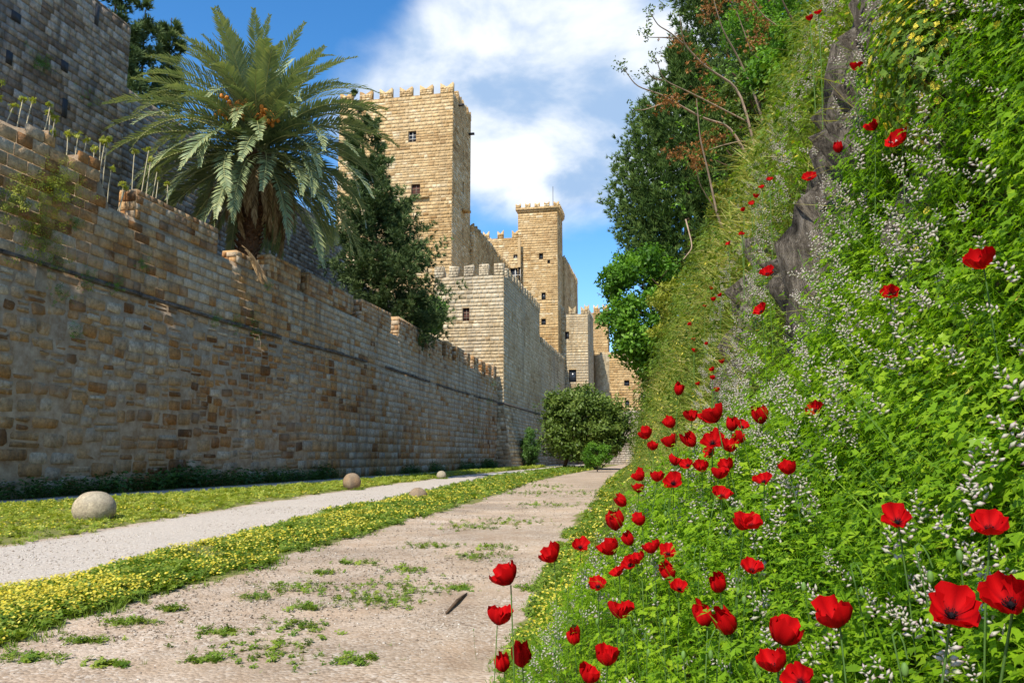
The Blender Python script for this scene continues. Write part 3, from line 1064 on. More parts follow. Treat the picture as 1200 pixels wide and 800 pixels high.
# ------------------------------------------------------------------ palace towers and bastions
def tower(name, label, a0, a1, b0, b1, z0, z1, mat, mortar, front_w=(), right_w=(), merl=None, cs=((0.36, 0.68), (0.5, 1.4)), seed=1, cat='tower', batter=None, right_top=None, corbel=False):
    """a0..a1 across the moat, b0..b1 along it; windows are ((x,z centre), w, h, style) in face coordinates (z from z0)"""
    rng = random.Random(seed)
    t = wempty(name, LW((a0 + a1) / 2, (b0 + b1) / 2, z0), label, cat)
    WdF, WdR, H = a1 - a0, b1 - b0, z1 - z0
    OF, OR = LW(a0, b0, z0), LW(a1, b0, z0)
    opF = [(x - w / 2, x + w / 2, z - h / 2, z + h / 2) for (x, z, w, h, s) in front_w]
    opR = [(x - w / 2, x + w / 2, z - h / 2, z + h / 2) for (x, z, w, h, s) in right_w]
    c = Acc()
    core_face(c, OF, NX, -DY, WdF, H - 0.05, opF, recess=0.006)
    core_face(c, OR, DY, NX, WdR, H - 0.05, opR, recess=0.006)
    A, Bq, C, D = LW(a0, b0, z0), LW(a1, b0, z0), LW(a1, b1, z0), LW(a0, b1, z0)
    e = UP * (H - 0.05)
    for p, q in ((C, D), (D, A)):
        c.add([p, q, q + e, p + e], [np.array([[0, 1, 2, 3]])])
    c.add([A + e, Bq + e, C + e, D + e], [np.array([[0, 1, 2, 3]])])
    wpart('core', c, mortar, t)
    s = Acc()
    ofs = seed * 7.3
    pal_t = lambda x_, z_, g_: min(1, max(0, g_.gauss(0.52 + 1.5 * (float(fbm(P3(x_ * 0.16 + ofs, z_ * 0.22, ofs), 3)) - 0.5), 0.24)))
    wv, rr, _ = stone_face(OF, NX, -DY, WdF, H, cs[0], cs[1], opF, rng=rng, joint=0.012, proud=(0.0, 0.014), pal=pal_t)
    add_stones(s, wv, rr, True)
    wv, rr, _ = stone_face(OR, DY, NX, WdR, H, cs[0], cs[1], opR, rng=rng, joint=0.012, proud=(0.0, 0.014), pal=pal_t)
    add_stones(s, wv, rr, True)
    wpart('stonework', s, mat, t, kind='stuff')
    for o, (x, z, w, h, st) in zip(opF, front_w):
        window(t, OF, NX, -DY, o, st)
    for o, (x, z, w, h, st) in zip(opR, right_w):
        window(t, OR, DY, NX, o, st)
    if merl:
        mw, gap, mh, th, sw = merl
        if corbel:
            cb = Acc()
            zc = z1 - 0.9
            box(cb, LW(a0 - 0.25, b0 - 0.25, zc), NX * (WdF + 0.5), DY * (WdR + 0.5), UP * 0.35)
            box(cb, LW(a0 - 0.45, b0 - 0.45, zc + 0.36), NX * (WdF + 0.9), DY * (WdR + 0.9), UP * 0.56)
            wpart('parapet', cb, mat, t)
            a0, a1, b0, b1 = a0 - 0.45, a1 + 0.45, b0 - 0.45, b1 + 0.45
            WdF, WdR = a1 - a0, b1 - b0
        for face in ('front', 'right', 'left', 'back'):
            wd = WdF if face in ('front', 'back') else WdR
            n = max(2, round((wd + gap) / (mw + gap)))
            g = (wd - n * mw) / (n - 1)
            for k in range(n):
                x = k * (mw + g)
                if face == 'front':
                    merlon_part(t, LW(a0 + x, b0 - 0.02, z1 + 0.003), NX, -DY, mw, th, mh, mat, sw, rng.random(), near=None, rng=rng)
                elif face == 'right' and k > 0:
                    merlon_part(t, LW(a1 + 0.02, b0 + x, z1 + 0.003), DY, NX, mw, th, mh, mat, sw, rng.random(), near=(NX, -DY), rng=rng)
                elif face == 'left' and 0 < k < n - 1:
                    merlon_part(t, LW(a0, b0 + x + mw, z1 + 0.003), -DY, -NX, mw, th, mh, mat, sw, rng.random(), rng=rng)
                elif face == 'back' and 0 < k < n - 1:
                    merlon_part(t, LW(a0 + x, b1 - th, z1 + 0.003), NX, -DY, mw, th, mh, mat, sw, rng.random(), rng=rng)
    return t


def fx(u, v, b0, a0, z0):          # pixel -> face coordinates on a front face
    a, z = on_b(u, v, b0)
    return a - a0, z - z0


def rx(u, v, a1, b0, z0):          # pixel -> face coordinates on a right face
    b, z = on_a(u, v, a1)
    return b - b0, z - z0


# tall keep
Tb = 118.0
Ta1 = on_b(531, 95, Tb)[0]
Ta0 = on_b(399, 105, Tb)[0]
Tz1 = on_b(531, 108, Tb)[1]
Tz0 = 11.1
w1 = fx(483, 160, Tb, Ta0, Tz0)
w2 = fx(487, 224, Tb, Ta0, Tz0)
rw_ = [(*rx(543, 155, Ta1, Tb, Tz0), 0.6, 1.2, 'slit'), (*rx(543, 182, Ta1, Tb, Tz0), 0.7, 1.8, 'slit'), (*rx(543, 220, Ta1, Tb, Tz0), 1.0, 2.2, 'slit'), (*rx(542.5, 274, Ta1, Tb, Tz0), 0.8, 1.9, 'slit')]
keep = tower('palace_keep', 'tallest golden square tower with swallow-tail battlements rising behind the conifer', Ta0, Ta1, Tb, 129.7, Tz0, Tz1, M['palace'], M['mortar_gold'],
             [(*w1, 1.35, 1.9, 'grid'), (*w2, 1.5, 2.4, 'shutter')], rw_, (2.15, 1.25, 1.75, 0.8, True), seed=2)
a = Acc()
xl, zl = fx(488, 233, Tb, Ta0, Tz0)
box(a, LW(Ta0 + xl - 1.5, Tb - 0.45, Tz0 + zl), NX * 3.6, DY * 0.5, UP * 0.35)
wpart('balcony_ledge', a, M['palace'], keep)
for (u, v, ln) in ((537, 124, 0.9), (541, 247, 1.2), (549, 158, 1.0)):
    bb_, zz_ = on_a(u, v, Ta1)
    a = Acc()
    box(a, LW(Ta1, bb_, zz_), NX * ln, DY * (1.6 if v > 200 else 0.35), UP * 0.35)
    wpart('corbel', a, M['palace'] if v > 200 else M['iron'], keep)

# curtain from the keep to the second tower
Ca1 = Ta1 + 0.6
tower('palace_curtain', 'crenellated golden curtain wall joining the tall keep to the second tower', Ca1 - 3, Ca1, 129.9, 161.5, 11.1, on_a(553, 268, Ca1)[1], M['palace'], M['mortar_gold'],
      (), [(3.5, 24.0, 0.7, 1.7, 'slit'), (9.0, 22.5, 0.7, 1.7, 'slit'), (15, 24.0, 0.8, 1.7, 'slit')], (1.5, 1.1, 1.5, 0.6, True), seed=3, cat='wall')
# wing with the cross window
Wb = 162.0
Wa0, Wa1 = on_b(566, 300, Wb)[0], on_b(607, 300, Wb)[0]
Wz = on_b(590, 279, Wb)[1]
tower('palace_wing', 'lower golden palace wing with white cross window beside the second tower', Wa0, Wa1 - 0.02, Wb, 176, 11.1, Wz, M['palace'], M['mortar_gold'],
      [(*fx(604.0, 301, Wb, Wa0, 11.1), 0.9, 1.1, 'grid'), (*fx(603.5, 322, Wb, Wa0, 11.1), 2.4, 3.3, 'cross')], (), (1.3, 1.3, 1.7, 0.6, True), seed=4, cat='building')
# second tower
Sb = 163.5
Sa0, Sa1 = on_b(607, 260, Sb)[0], on_b(653, 260, Sb)[0]
Sz = on_b(630, 243, Sb)[1]
sec = tower('second_palace_tower', 'slimmer golden tower with overhanging battlements and a thin flagpole', Sa0, Sa1, Sb, Sb + 8, 11.1, Sz, M['palace'], M['mortar_gold'],
            [(*fx(634, 300, Sb, Sa0, 11.1), 0.9, 1.4, 'slit'), (*fx(643, 306, Sb, Sa0, 11.1), 0.6, 1.0, 'slit'), (*fx(637, 347, Sb, Sa0, 11.1), 0.9, 1.6, 'slit'), (*fx(637, 377, Sb, Sa0, 11.1), 1.0, 1.3, 'slit')], (),
            (1.15, 0.85, 1.0, 0.5, True), seed=5, corbel=True)
a = Acc()
fp = LW(*[on_b(648, 230, Sb + 3)[0], Sb + 3, Sz])
tube(a, [fp, fp + UP * 5.5], 0.06, 6, cap=True)
wpart('flagpole', a, M['iron'], sec)
tower('rear_palace_range', 'shaded crenellated range receding behind the second tower', Sa1 - 5, Sa1 + 0.4, Sb + 8.2, 196, 11.1, on_a(658, 300, Sa1 + .4)[1], M['palace'], M['mortar_gold'],
      (), [(10, 28, 1, 2, 'slit'), (20, 28, 1, 2, 'slit'), (15, 20, 1, 2, 'slit')], (1.4, 1.1, 1.5, 0.6, True), seed=6, cat='building')

# bastion at the end of the moat wall
Qb = 105.0
Qa1 = on_b(590, 400, Qb)[0]
Qa0 = on_b(508, 400, Qb)[0]
Qz = on_b(590, 322, Qb)[1]
win_s = (*fx(546, 369, Qb, Qa0, 8.6), 1.0, 2.0, 'shutter')
bastion = tower('square_bastion', 'pale square bastion with a small dark window at the end of the moat wall', Qa0, Qa1, Qb, 135, 8.6, Qz, M['bastion'], M['mortar_gold'],
                [win_s], [(*rx(601, 372, Qa1, Qb, 8.6), 0.6, 1.8, 'slit'), (*rx(606, 380, Qa1, Qb, 8.6), 0.6, 1.6, 'slit'), (*rx(615, 400, Qa1, Qb, 8.6), 0.6, 1.6, 'slit')],
                (1.35, 0.85, 1.6, 0.7, False), seed=7, cat='bastion')
# battered foot of the bastion
s = Acc()
c = Acc()
rb_ = random.Random(17)
for (O, ud, nn, wd) in ((LW(Qa0 - 0.0, Qb, 0), NX, -DY, Qa1 - Qa0), (LW(Qa1, Qb, 0), DY, NX, 30.0)):
    wv, rr, _ = stone_face(O, ud, nn, wd, 8.45, (0.42, 0.62), (0.6, 1.3), rng=rb_, joint=0.035, proud=(0.0, 0.06))
    off = (1 - np.clip(wv[..., 2:3] / 8.45, 0, 1))
    # lean both the outward and the corner-ward way so the two faces meet
    lean = off * 1.5
    k = np.clip((wv @ ud - (O @ ud)) / wd, 0, 1)[..., None]
    if ud is NX:
        wv = wv + nn * lean + NX * lean * k
    else:
        wv = wv + nn * lean - DY * lean * (1 - k)
    add_stones(s, wv, rr)
    p = [O - nn * 0.03, O + ud * wd - nn * 0.03]
    if ud is NX:
        bot = [p[0] + nn * 1.5, p[1] + nn * 1.5 + NX * 1.5]
    else:
        bot = [p[0] + nn * 1.5 - DY * 1.5, p[1] + nn * 1.5]
    c.add([bot[0], bot[1], p[1] + UP * 8.45, p[0] + UP * 8.45], [np.array([[0, 1, 2, 3]])])
wpart('battered_foot', s, M['bastion'], bastion, kind='stuff')
wpart('foot_core', c, M['mortar_gold'], bastion)
c = Acc()
box(c, LW(Qa0, Qb - 0.14, 8.45), NX * (Qa1 - Qa0 + 0.14), DY * 30.1, UP * 0.22)
wpart('string_course', c, M['ledge'], bastion)
# rear merlon row of the bastion seen over its roof
# curtain beyond the bastion
Ra = on_b(633, 393, 136)[0]
rc = tower('receding_curtain', 'weathered crenellated curtain wall between the bastion and the small turret', Ra - 4, Ra, 135.2, 168, 0, on_a(640, 408, Ra)[1], M['bastion'], M['mortar_gold'],
           (), [(14, 8, 1.6, 2.6, 'slit'), (5, 15.5, 0.6, 1.4, 'slit')], (1.7, 0.5, 1.3, 0.6, False), seed=8, cat='wall')
# small turret
ub = 168.3
Ua0, Ua1 = on_b(653, 400, ub)[0], on_b(689, 400, ub)[0]
turret = tower('small_turret', 'small sunlit square turret with a low arched opening behind the curtain wall', Ua0, Ua1, ub, ub + 12, 0, on_b(670, 368, ub)[1], M['bastion'], M['mortar_gold'],
               [(*fx(664.5, 393, ub, Ua0, 0), 0.9, 1.7, 'slit'), (*fx(671, 441, ub, Ua0, 0), 1.6, 3.0, 'slit')], [(4, 25, 0.6, 1.6, 'slit')], (1.5, 0.6, 1.7, 0.6, True), seed=9)
# far square tower
Vb = 199.0
Va0, Va1 = on_b(685, 380, Vb)[0], on_b(712, 380, Vb)[0]
tower('far_square_tower', 'small distant square tower with notched battlements above the low gatehouse', Va0, Va1, Vb, Vb + 5, 0, on_b(700, 366, Vb)[1], M['palace'], M['mortar_gold'],
      (), (), (1.2, 0.9, 2.2, 0.6, True), seed=10)
# low gatehouse
Gb = 184.0
Ga0, Ga1 = on_b(703, 430, Gb)[0], on_b(792, 430, Gb)[0]
tower('low_gatehouse', 'low golden gatehouse wall with two small square windows under the tree', Ga0, Ga1, Gb, Gb + 14, 9.0, on_b(730, 412, Gb)[1], M['palace'], M['mortar_gold'],
      [(*fx(734.5, 449, Gb, Ga0, 9.0), 1.2, 1.4, 'slit'), (*fx(754, 466, Gb, Ga0, 9.0), 1.3, 2.4, 'grid'), (*fx(735, 473, Gb, Ga0, 9.0), 1.0, 1.6, 'slit')], (), None, seed=11, cat='building')
a = Acc()
gz = on_b(730, 411, Gb)[1]
# round stair turret at its corner
cx, cy = LW(Ga0 + 0.6, Gb + 1.5)[:2]
ang = np.linspace(0, 2 * math.pi, 25)[:-1]
for k in range(34):
    z0_ = 0.0 + k * 0.8
    if z0_ > gz - 1:
        break
    for q in range(24):
        if random.random() < 0.5:
            continue
    ring = np.stack([cx + 2.2 * np.cos(ang), cy + 2.2 * np.sin(ang)], -1)
    rr_ = random.random()
    V = np.concatenate([np.c_[ring, np.full(24, z0_)], np.c_[ring, np.full(24, z0_ + 0.78)]])
    a.add(V, [np.array([[q, (q + 1) % 24, (q + 1) % 24 + 24, q + 24] for q in range(24)])], np.random.default_rng(k).random(48))
tag(wpart('stair_turret', a, M['bastion'], None), 'pale rounded stair turret at the corner of the low gatehouse', 'turret')
# ruined ramp wall below the gatehouse
pb = 150.0
Pa0, Pa1 = on_b(694, 520, pb)[0], on_b(800, 520, pb)[0]
tower('ruined_ramp_wall', 'rough grey ruined masonry ramp below the low gatehouse', Pa0, Pa1, pb, Gb - 0.1, -0.1, on_b(730, 481, pb)[1], M['inner'], M['mortar_dark'], (), (), None, ((0.3, 0.5), (0.4, 0.9)), seed=12, cat='wall')

# ------------------------------------------------------------------ plant prototypes (local, growing along +Z)
def blade(acc, base, az, h, w, lean, curl, r0, r1, seg=2):
    t = np.linspace(0, 1, seg + 1)
    d = np.array([math.cos(az), math.sin(az), 0])
    sd = np.array([-math.sin(az), math.cos(az), 0])
    c = base + np.outer(t * lean * h + curl * h * t ** 2, d) + np.outer(h * (t - 0.35 * curl * t ** 2), UP)
    ww = w * (1 - t ** 1.6) * 0.5
    V = np.concatenate([c[:-1] - sd * ww[:-1, None], c[:-1] + sd * ww[:-1, None], c[-1:]])
    F4 = [[i, i + seg, i + seg + 1, i + 1] for i in range(seg - 1)]
    rr = np.concatenate([r0 + (r1 - r0) * t[:-1]] * 2 + [[r1]])
    acc.add(V, [np.array(F4), np.array([[seg - 1, 2 * seg - 1, 2 * seg]])], rr)


def tuft(seed, n=9, h=1.0, w=0.05, spread=0.25, lean=(0.1, 0.7), curl=(0.0, 0.5)):
    rg = random.Random(seed)
    a = Acc()
    for _ in range(n):
        az = rg.uniform(0, 6.283)
        b = np.array([rg.gauss(0, spread * 0.4), rg.gauss(0, spread * 0.4), -0.03])
        r = rg.uniform(-0.18, 0.18)
        blade(a, b, az, h * rg.uniform(0.5, 1.0), w * rg.uniform(0.7, 1.3), rg.uniform(*lean), rg.uniform(*curl), r - 0.12, r + 0.1)
    return a.proto()


LOBED = np.array([(0, 0), (-0.44, 0.60), (-0.17, 0.66), (0.0, 1.02), (0.17, 0.66), (0.44, 0.60)])


def leaflet(acc, base, d, nrm, ln, wd, r, lobed=True):
    d = d / np.linalg.norm(d)
    s = np.cross(nrm, d)
    s /= max(np.linalg.norm(s), 1e-6)
    n2 = np.cross(d, s)
    q = LOBED if lobed else np.array([(0, 0), (-0.36, 0.52), (0, 1.0), (0.36, 0.52)])
    V = base + np.outer(q[:, 1] * ln, d) + np.outer(q[:, 0] * wd, s) + np.outer(np.abs(q[:, 0]) * 0.25 * wd - 0.18 * ln * q[:, 1] ** 2, n2)
    acc.add(V, [np.arange(len(q))[None]], r)


def sprig(seed, nleaf=6, size=0.16, leaf=0.026, lobed=True, wide=1.0):
    """a leafy shoot with compound leaves, standing along +Z"""
    rg = random.Random(seed)
    a = Acc()
    top = np.array([rg.uniform(-0.3, 0.3) * size, rg.uniform(-0.3, 0.3) * size, size])
    for k in range(nleaf):
        t = 0.12 + 0.88 * (k + rg.random() * 0.6) / nleaf
        p = top * t
        az = k * 2.4 + rg.uniform(-0.5, 0.5)
        out = np.array([math.cos(az), math.sin(az), rg.uniform(-0.1, 0.6)])
        pet = leaf * rg.uniform(0.7, 1.6)
        q = p + out * pet
        w_ = np.cross(out, UP) * leaf * 0.05
        a.add([p - w_, q, p + w_], [np.array([[0, 1, 2]])], -0.15)
        nr = np.array([rg.uniform(-0.4, 0.4), rg.uniform(-0.4, 0.4), 1.0])
        r = rg.uniform(-0.22, 0.22)
        for da in (-0.95, 0.0, 0.95):
            c, s = math.cos(da), math.sin(da)
            d = np.array([out[0] * c - out[1] * s, out[0] * s + out[1] * c, out[2] * 0.4 + rg.uniform(-0.25, 0.25)])
            leaflet(a, q, d, nr, leaf * rg.uniform(0.8, 1.15), leaf * wide * rg.uniform(0.8, 1.1), r + rg.uniform(-0.06, 0.06), lobed)
    w_ = np.array([size * 0.014, 0, 0])
    a.add([-w_ - UP * 0.03, w_ - UP * 0.03, top], [np.array([[0, 1, 2]])], -0.2)
    return a.proto()


def spike(seed, n=13, ln=0.042):
    """raceme of tubular florets: white with dark purple tips"""
    rg = random.Random(seed)
    a = Acc()
    for k in range(n):
        t = k / (n - 1)
        az = k * 2.4
        p = np.array([0, 0, t * ln])
        fl = ln * (0.40 - 0.18 * t) * rg.uniform(0.85, 1.15)
        d = np.array([math.cos(az), math.sin(az), rg.uniform(-0.2, 0.5) + t * 0.6])
        d /= np.linalg.norm(d)
        s = np.cross(d, UP)
        s /= np.linalg.norm(s)
        u_ = np.cross(s, d)
        wd = fl * 0.19
        q = p + d * fl * 0.55
        e = p + d * fl
        V = [p, q + s * wd, q + u_ * wd, q - s * wd, q - u_ * wd, e]
        a.add(V, [np.array([[0, 1, 2], [0, 2, 3], [0, 3, 4], [0, 4, 1], [5, 2, 1], [5, 3, 2], [5, 4, 3], [5, 1, 4]])],
              np.array([0.2, 0.3, 0.3, 0.3, 0.3, 0.95]) if rg.random() < 0.6 else np.array([0.1, 0.1, 0.1, 0.1, 0.1, 0.6]))
    return a.proto()


def stem_proto(seed, seg=4):
    rg = random.Random(seed)
    a = Acc()
    t = np.linspace(0, 1, seg + 1)
    c = np.c_[0.16 * np.sin(t * rg.uniform(1, 3)) * rg.choice((-1, 1)), 0.12 * np.sin(t * rg.uniform(1, 3)), t]
    tube(a, c, 0.0055 * (1 - 0.4 * t), 3, 0.0)
    return a.proto()


def pick_scatter(acc, protos, P, Rm, S, r, amp=1.0):
    idx = RNG.integers(0, len(protos), len(P))
    for k, pr in enumerate(protos):
        m_ = idx == k
        acc.scatter(pr, P[m_], Rm[m_], np.asarray(S)[m_], r[m_], amp)


def in_view(P, mg=140):
    u, v, f = project(P)
    return (f > 0.15) & (u > -mg) & (u < 1200 + mg * 1.6) & (v > -mg) & (v < 800 + mg * 1.5)


# ------------------------------------------------------------------ bank vegetation
def bank_samples(n, y0, y1, s0, s1, power=1.0):
    r = RNG.random(n)
    y = y0 * (y1 / y0) ** r if power == 1.0 else (y0 ** (1 - power) + r * (y1 ** (1 - power) - y0 ** (1 - power))) ** (1 / (1 - power))
    # even along the slope, not along s
    ss = np.linspace(s0, s1, 200)
    arc = np.concatenate([[0], np.cumsum(np.hypot(np.diff(ss), np.diff(np.interp(ss, BS, BZ))))])
    s = np.interp(RNG.random(n) * arc[-1], arc, ss)
    P = bank_pt(s, y)
    ok = in_view(P) & (np.linalg.norm(P - CAM, axis=1) > 0.62)
    return s[ok], y[ok], P[ok]


def bank_place(s, y, upw=1.0, jitter=0.35):
    nr = bank_nrm(s, y)
    D = nr + upw * UP[None] + RNG.normal(0, jitter, (len(s), 3))
    return frame_to(D, RNG.uniform(0, 6.283, len(s)))


def rock_near(P, s, y):
    """bare rock: the mask broken up"""
    return rock_mask(s, y) * (0.55 + 0.9 * fbm(P * 2.2, 3))


FUM = [sprig(k, 8, 0.13, 0.0165) for k in range(6)]
HERB = [sprig(k + 10, 5, 0.15, 0.026) for k in range(5)]
FINE = [sprig(20 + k, 7, 0.20, 0.017, True, 0.5) for k in range(4)]
TUF = [tuft(40 + k, 8, 1.0, 0.024, 0.35, (0.1, 1.0), (0.2, 1.0)) for k in range(5)]
LTUF = [tuft(60 + k, 9, 1.0, 0.085, 0.45, (0.2, 0.9), (0.0, 0.6)) for k in range(5)]
SPK = [spike(80 + k) for k in range(4)]

# soft green growth everywhere, near
acc = Acc()
s, y, P = bank_samples(22000, 0.8, 5.4, -0.4, 2.3, 1.0)
k = (RNG.random(len(s)) < 0.85 * np.clip((4.6 - y) / 1.8, 0.10, 1) * np.clip((s + 0.1 + 0.05 * y) / 0.25, 0.12, 1)) & (rock_near(P, s, y) < 0.28)
s, y, P = s[k], y[k], P[k]
cl = fbm(P * 2.4, 3)
k = cl > 0.30
s, y, P, cl = s[k], y[k], P[k], cl[k]
P = P + bank_nrm(s, y) * (RNG.random(len(s)) * 0.10 * (0.2 + cl))[:, None]
pick_scatter(acc, FUM, P, bank_place(s, y, 0.8), RNG.uniform(0.75, 1.3, len(s)) * np.clip(0.75 + 0.16 * y, 0.9, 1.6), np.clip(0.46 + 0.9 * (cl - 0.40) + RNG.normal(0, 0.13, len(s)), 0, 1))
fum = wpart('fumitory_cover', acc, M['fumitory'])
tag(fum, 'lush bright green fumitory foliage covering the steep bank', 'ground cover', kind='stuff')
SURF = (s, y, P, cl)

acc = Acc()
s, y, P = bank_samples(6500, 1.2, 7.0, -0.6, 1.2, 1.0)
k = (RNG.random(len(s)) < np.clip((0.75 - s) / 0.5, 0.15, 1)) & (rock_near(P, s, y) < 0.6)
s, y, P = s[k], y[k], P[k]
P = P + bank_nrm(s, y) * (RNG.random(len(s)) * 0.12)[:, None]
pick_scatter(acc, FINE, P, bank_place(s, y, 1.3), RNG.uniform(0.7, 1.3, len(s)), np.clip(RNG.normal(0.42, 0.2, len(s)), 0, 1))
tag(wpart('poppy_foliage', acc, M['fumitory']), 'fine cut green poppy leaves along the foot of the bank', 'ground cover', kind='stuff')

# grasses of the bank
acc = Acc()
s, y, P = bank_samples(21000, 1.3, 75, -0.8, 4.6, 1.0)
w_ = np.where(y < 3.2, 0.01 + 0.04 * (s < 0.3), np.where(y < 5, 0.6, 1.0)) * np.where(rock_near(P, s, y) > 0.35, 0.55, 1)
k = RNG.random(len(s)) < w_
s, y, P = s[k], y[k], P[k]
cl = fbm(P3(P[:, 0] * 1.1, P[:, 1] * 0.6, P[:, 2] * 1.1), 3)
hgt = (0.15 + 0.009 * y) * np.clip(0.45 + 0.45 * s, 0.3, 1.1) * RNG.uniform(0.6, 1.35, len(s)) * (0.7 + 0.6 * cl)
near = y < 7
rr = np.clip(0.34 + 0.9 * (cl - 0.45) + RNG.normal(0, 0.17, len(s)) + 0.05 * (y > 6), 0, 1)
Rm = bank_place(s, y, 0.9)
pick_scatter(acc, TUF, P[near], Rm[near], hgt[near] * 1.15, rr[near])
pick_scatter(acc, LTUF, P[~near], Rm[~near], hgt[~near], rr[~near])
tag(wpart('bank_grass', acc, M['bank_grass']), 'yellow green wild grass and herbs covering the long steep bank', 'grass', kind='stuff')

# pale dry oat grass standing above the rest
acc = Acc()
s, y, P = bank_samples(5200, 3.0, 45, 0.0, 4.4, 1.0)
cl = fbm(P3(P[:, 0] * 0.8 + 3, P[:, 1] * 0.45 + 8, P[:, 2] * 0.8), 3)
k = cl > 0.50
s, y, P = s[k], y[k], P[k]
pick_scatter(acc, TUF, P, bank_place(s, y, 1.1, 0.4), (0.24 + 0.018 * y) * np.clip(0.45 + 0.4 * s, 0.4, 1.1) * RNG.uniform(0.6, 1.3, len(s)), np.clip(RNG.normal(0.85, 0.12, len(s)), 0, 1))
tag(wpart('dry_oat_grass', acc, M['bank_grass']), 'pale dry oat grass standing above the green bank growth', 'grass', kind='stuff')

# leafy herb clumps further up and along
acc = Acc()
s, y, P = bank_samples(5500, 3.0, 60, -0.6, 4.4, 1.0)
cl = fbm(P3(P[:, 0] * 0.9 + 7, P[:, 1] * 0.5, P[:, 2] * 0.9), 3)
k = (cl > 0.46) & (rock_near(P, s, y) < 0.5)
s, y, P, cl = s[k], y[k], P[k], cl[k]
P = P + bank_nrm(s, y) * (RNG.random(len(s)) * (0.08 + 0.02 * y) * np.clip(0.3 + 0.4 * s, 0.1, 1))[:, None]
pick_scatter(acc, HERB, P, bank_place(s, y, 0.8), (0.8 + 0.09 * y) * np.clip(0.4 + 0.45 * s, 0.3, 1.1) * RNG.uniform(0.8, 1.4, len(s)), np.clip(RNG.normal(0.35, 0.22, len(s)), 0, 1))
tag(wpart('herb_clumps', acc, M['herb']), 'dull green leafy herbs growing through the bank grass', 'ground cover', kind='stuff')

# thin arching stems
acc = Acc()
STM = [stem_proto(k) for k in range(5)]
s, y, P = bank_samples(450, 1.8, 8, -0.7, 1.6, 1.0)
pick_scatter(acc, STM, P, bank_place(s, y, 1.4, 0.5), RNG.uniform(0.14, 0.36, len(s)), np.clip(RNG.normal(0.55, 0.25, len(s)), 0, 1))
tag(wpart('thin_stems', acc, M['stem']), 'thin wiry green stems rising out of the bank growth', 'ground cover', kind='stuff')

# pale flower spikes: the largest 260 are parts of the fumitory, the rest one mass
s, y, P = bank_samples(6500, 0.9, 9.0, -0.30, 2.6, 1.0)
cl = fbm(P3(P[:, 0] * 1.8 + 3, P[:, 1] * 1.2, P[:, 2] * 1.8), 3)
k = (RNG.random(len(s)) < np.clip((cl - 0.33) * 3.6, 0.08, 0.85) * np.where(rock_near(P, s, y) > 0.3, 0.06, 1.0) * np.clip((s + 0.55 + 0.03 * y) / 0.5, 0, 1) * np.where(y < 1.7, 0.7, 1.0))
s, y, P = s[k], y[k], P[k]
P = P + bank_nrm(s, y) * (0.14 + 0.07 * RNG.random(len(s)))[:, None]
Rm = bank_place(s, y, 1.2, 0.75)
sc = RNG.uniform(0.8, 1.5, len(s)) * np.clip(0.66 + 0.12 * y, 0.72, 1.15)
dist = np.linalg.norm(P - CAM, axis=1)
u_, v_, f_ = project(P)
key = np.where((u_ > 0) & (u_ < 1200) & (v_ > 0) & (v_ < 800), sc / dist, 0)
order = np.argsort(-key)
spk_me = []
for pr in SPK:
    a = Acc()
    a.add(pr[0], pr[1], pr[2])
    me = a.mesh('flower_spike')
    me.materials.append(M['spike'])
    spk_me.append(me)
pf = WORIG[fum.name]
for j, i in enumerate(order[:260]):
    o = bpy.data.objects.new('flower_spike', spk_me[j % 4])
    COL.objects.link(o)
    o.parent = fum
    o.location = tuple(P[i] - pf)
    o.rotation_euler = Matrix(Rm[i].tolist()).to_euler()
    o.scale = (sc[i],) * 3
acc = Acc()
rest = order[260:]
pick_scatter(acc, SPK, P[rest], Rm[rest], sc[rest], np.zeros(len(rest)))
wpart('flower_spikes', acc, M['spike'], fum, kind='stuff')

# small yellow and pink flowers over the bank
FL = Acc()
for k in range(5):
    a0 = k * 1.2566
    FL.add([(0, 0, 0), (0.95 * math.cos(a0 - 0.5), 0.95 * math.sin(a0 - 0.5), 0.14), (0.95 * math.cos(a0 + 0.5), 0.95 * math.sin(a0 + 0.5), 0.14)], [np.array([[0, 1, 2]])], 0.0)
FL = FL.proto()
acc = Acc()
s, y, P = bank_samples(3200, 1.2, 45, -0.7, 3.4, 1.0)
cl = fbm(P3(P[:, 0] * 1.2 + 31, P[:, 1] * 0.8, P[:, 2]), 3)
k = cl > np.where(y < 4, 0.60, 0.48)
s, y, P = s[k], y[k], P[k]
P = P + bank_nrm(s, y) * (0.10 + 0.012 * y)[:, None]
acc.scatter(FL, P, bank_place(s, y, 0.7, 0.5), 0.010 * (1 + 0.10 * y), RNG.random(len(s)))
tag(wpart('yellow_bank_flowers', acc, M['yellow']), 'tiny yellow flowers sprinkled through the bank grass', 'flowers', kind='stuff')

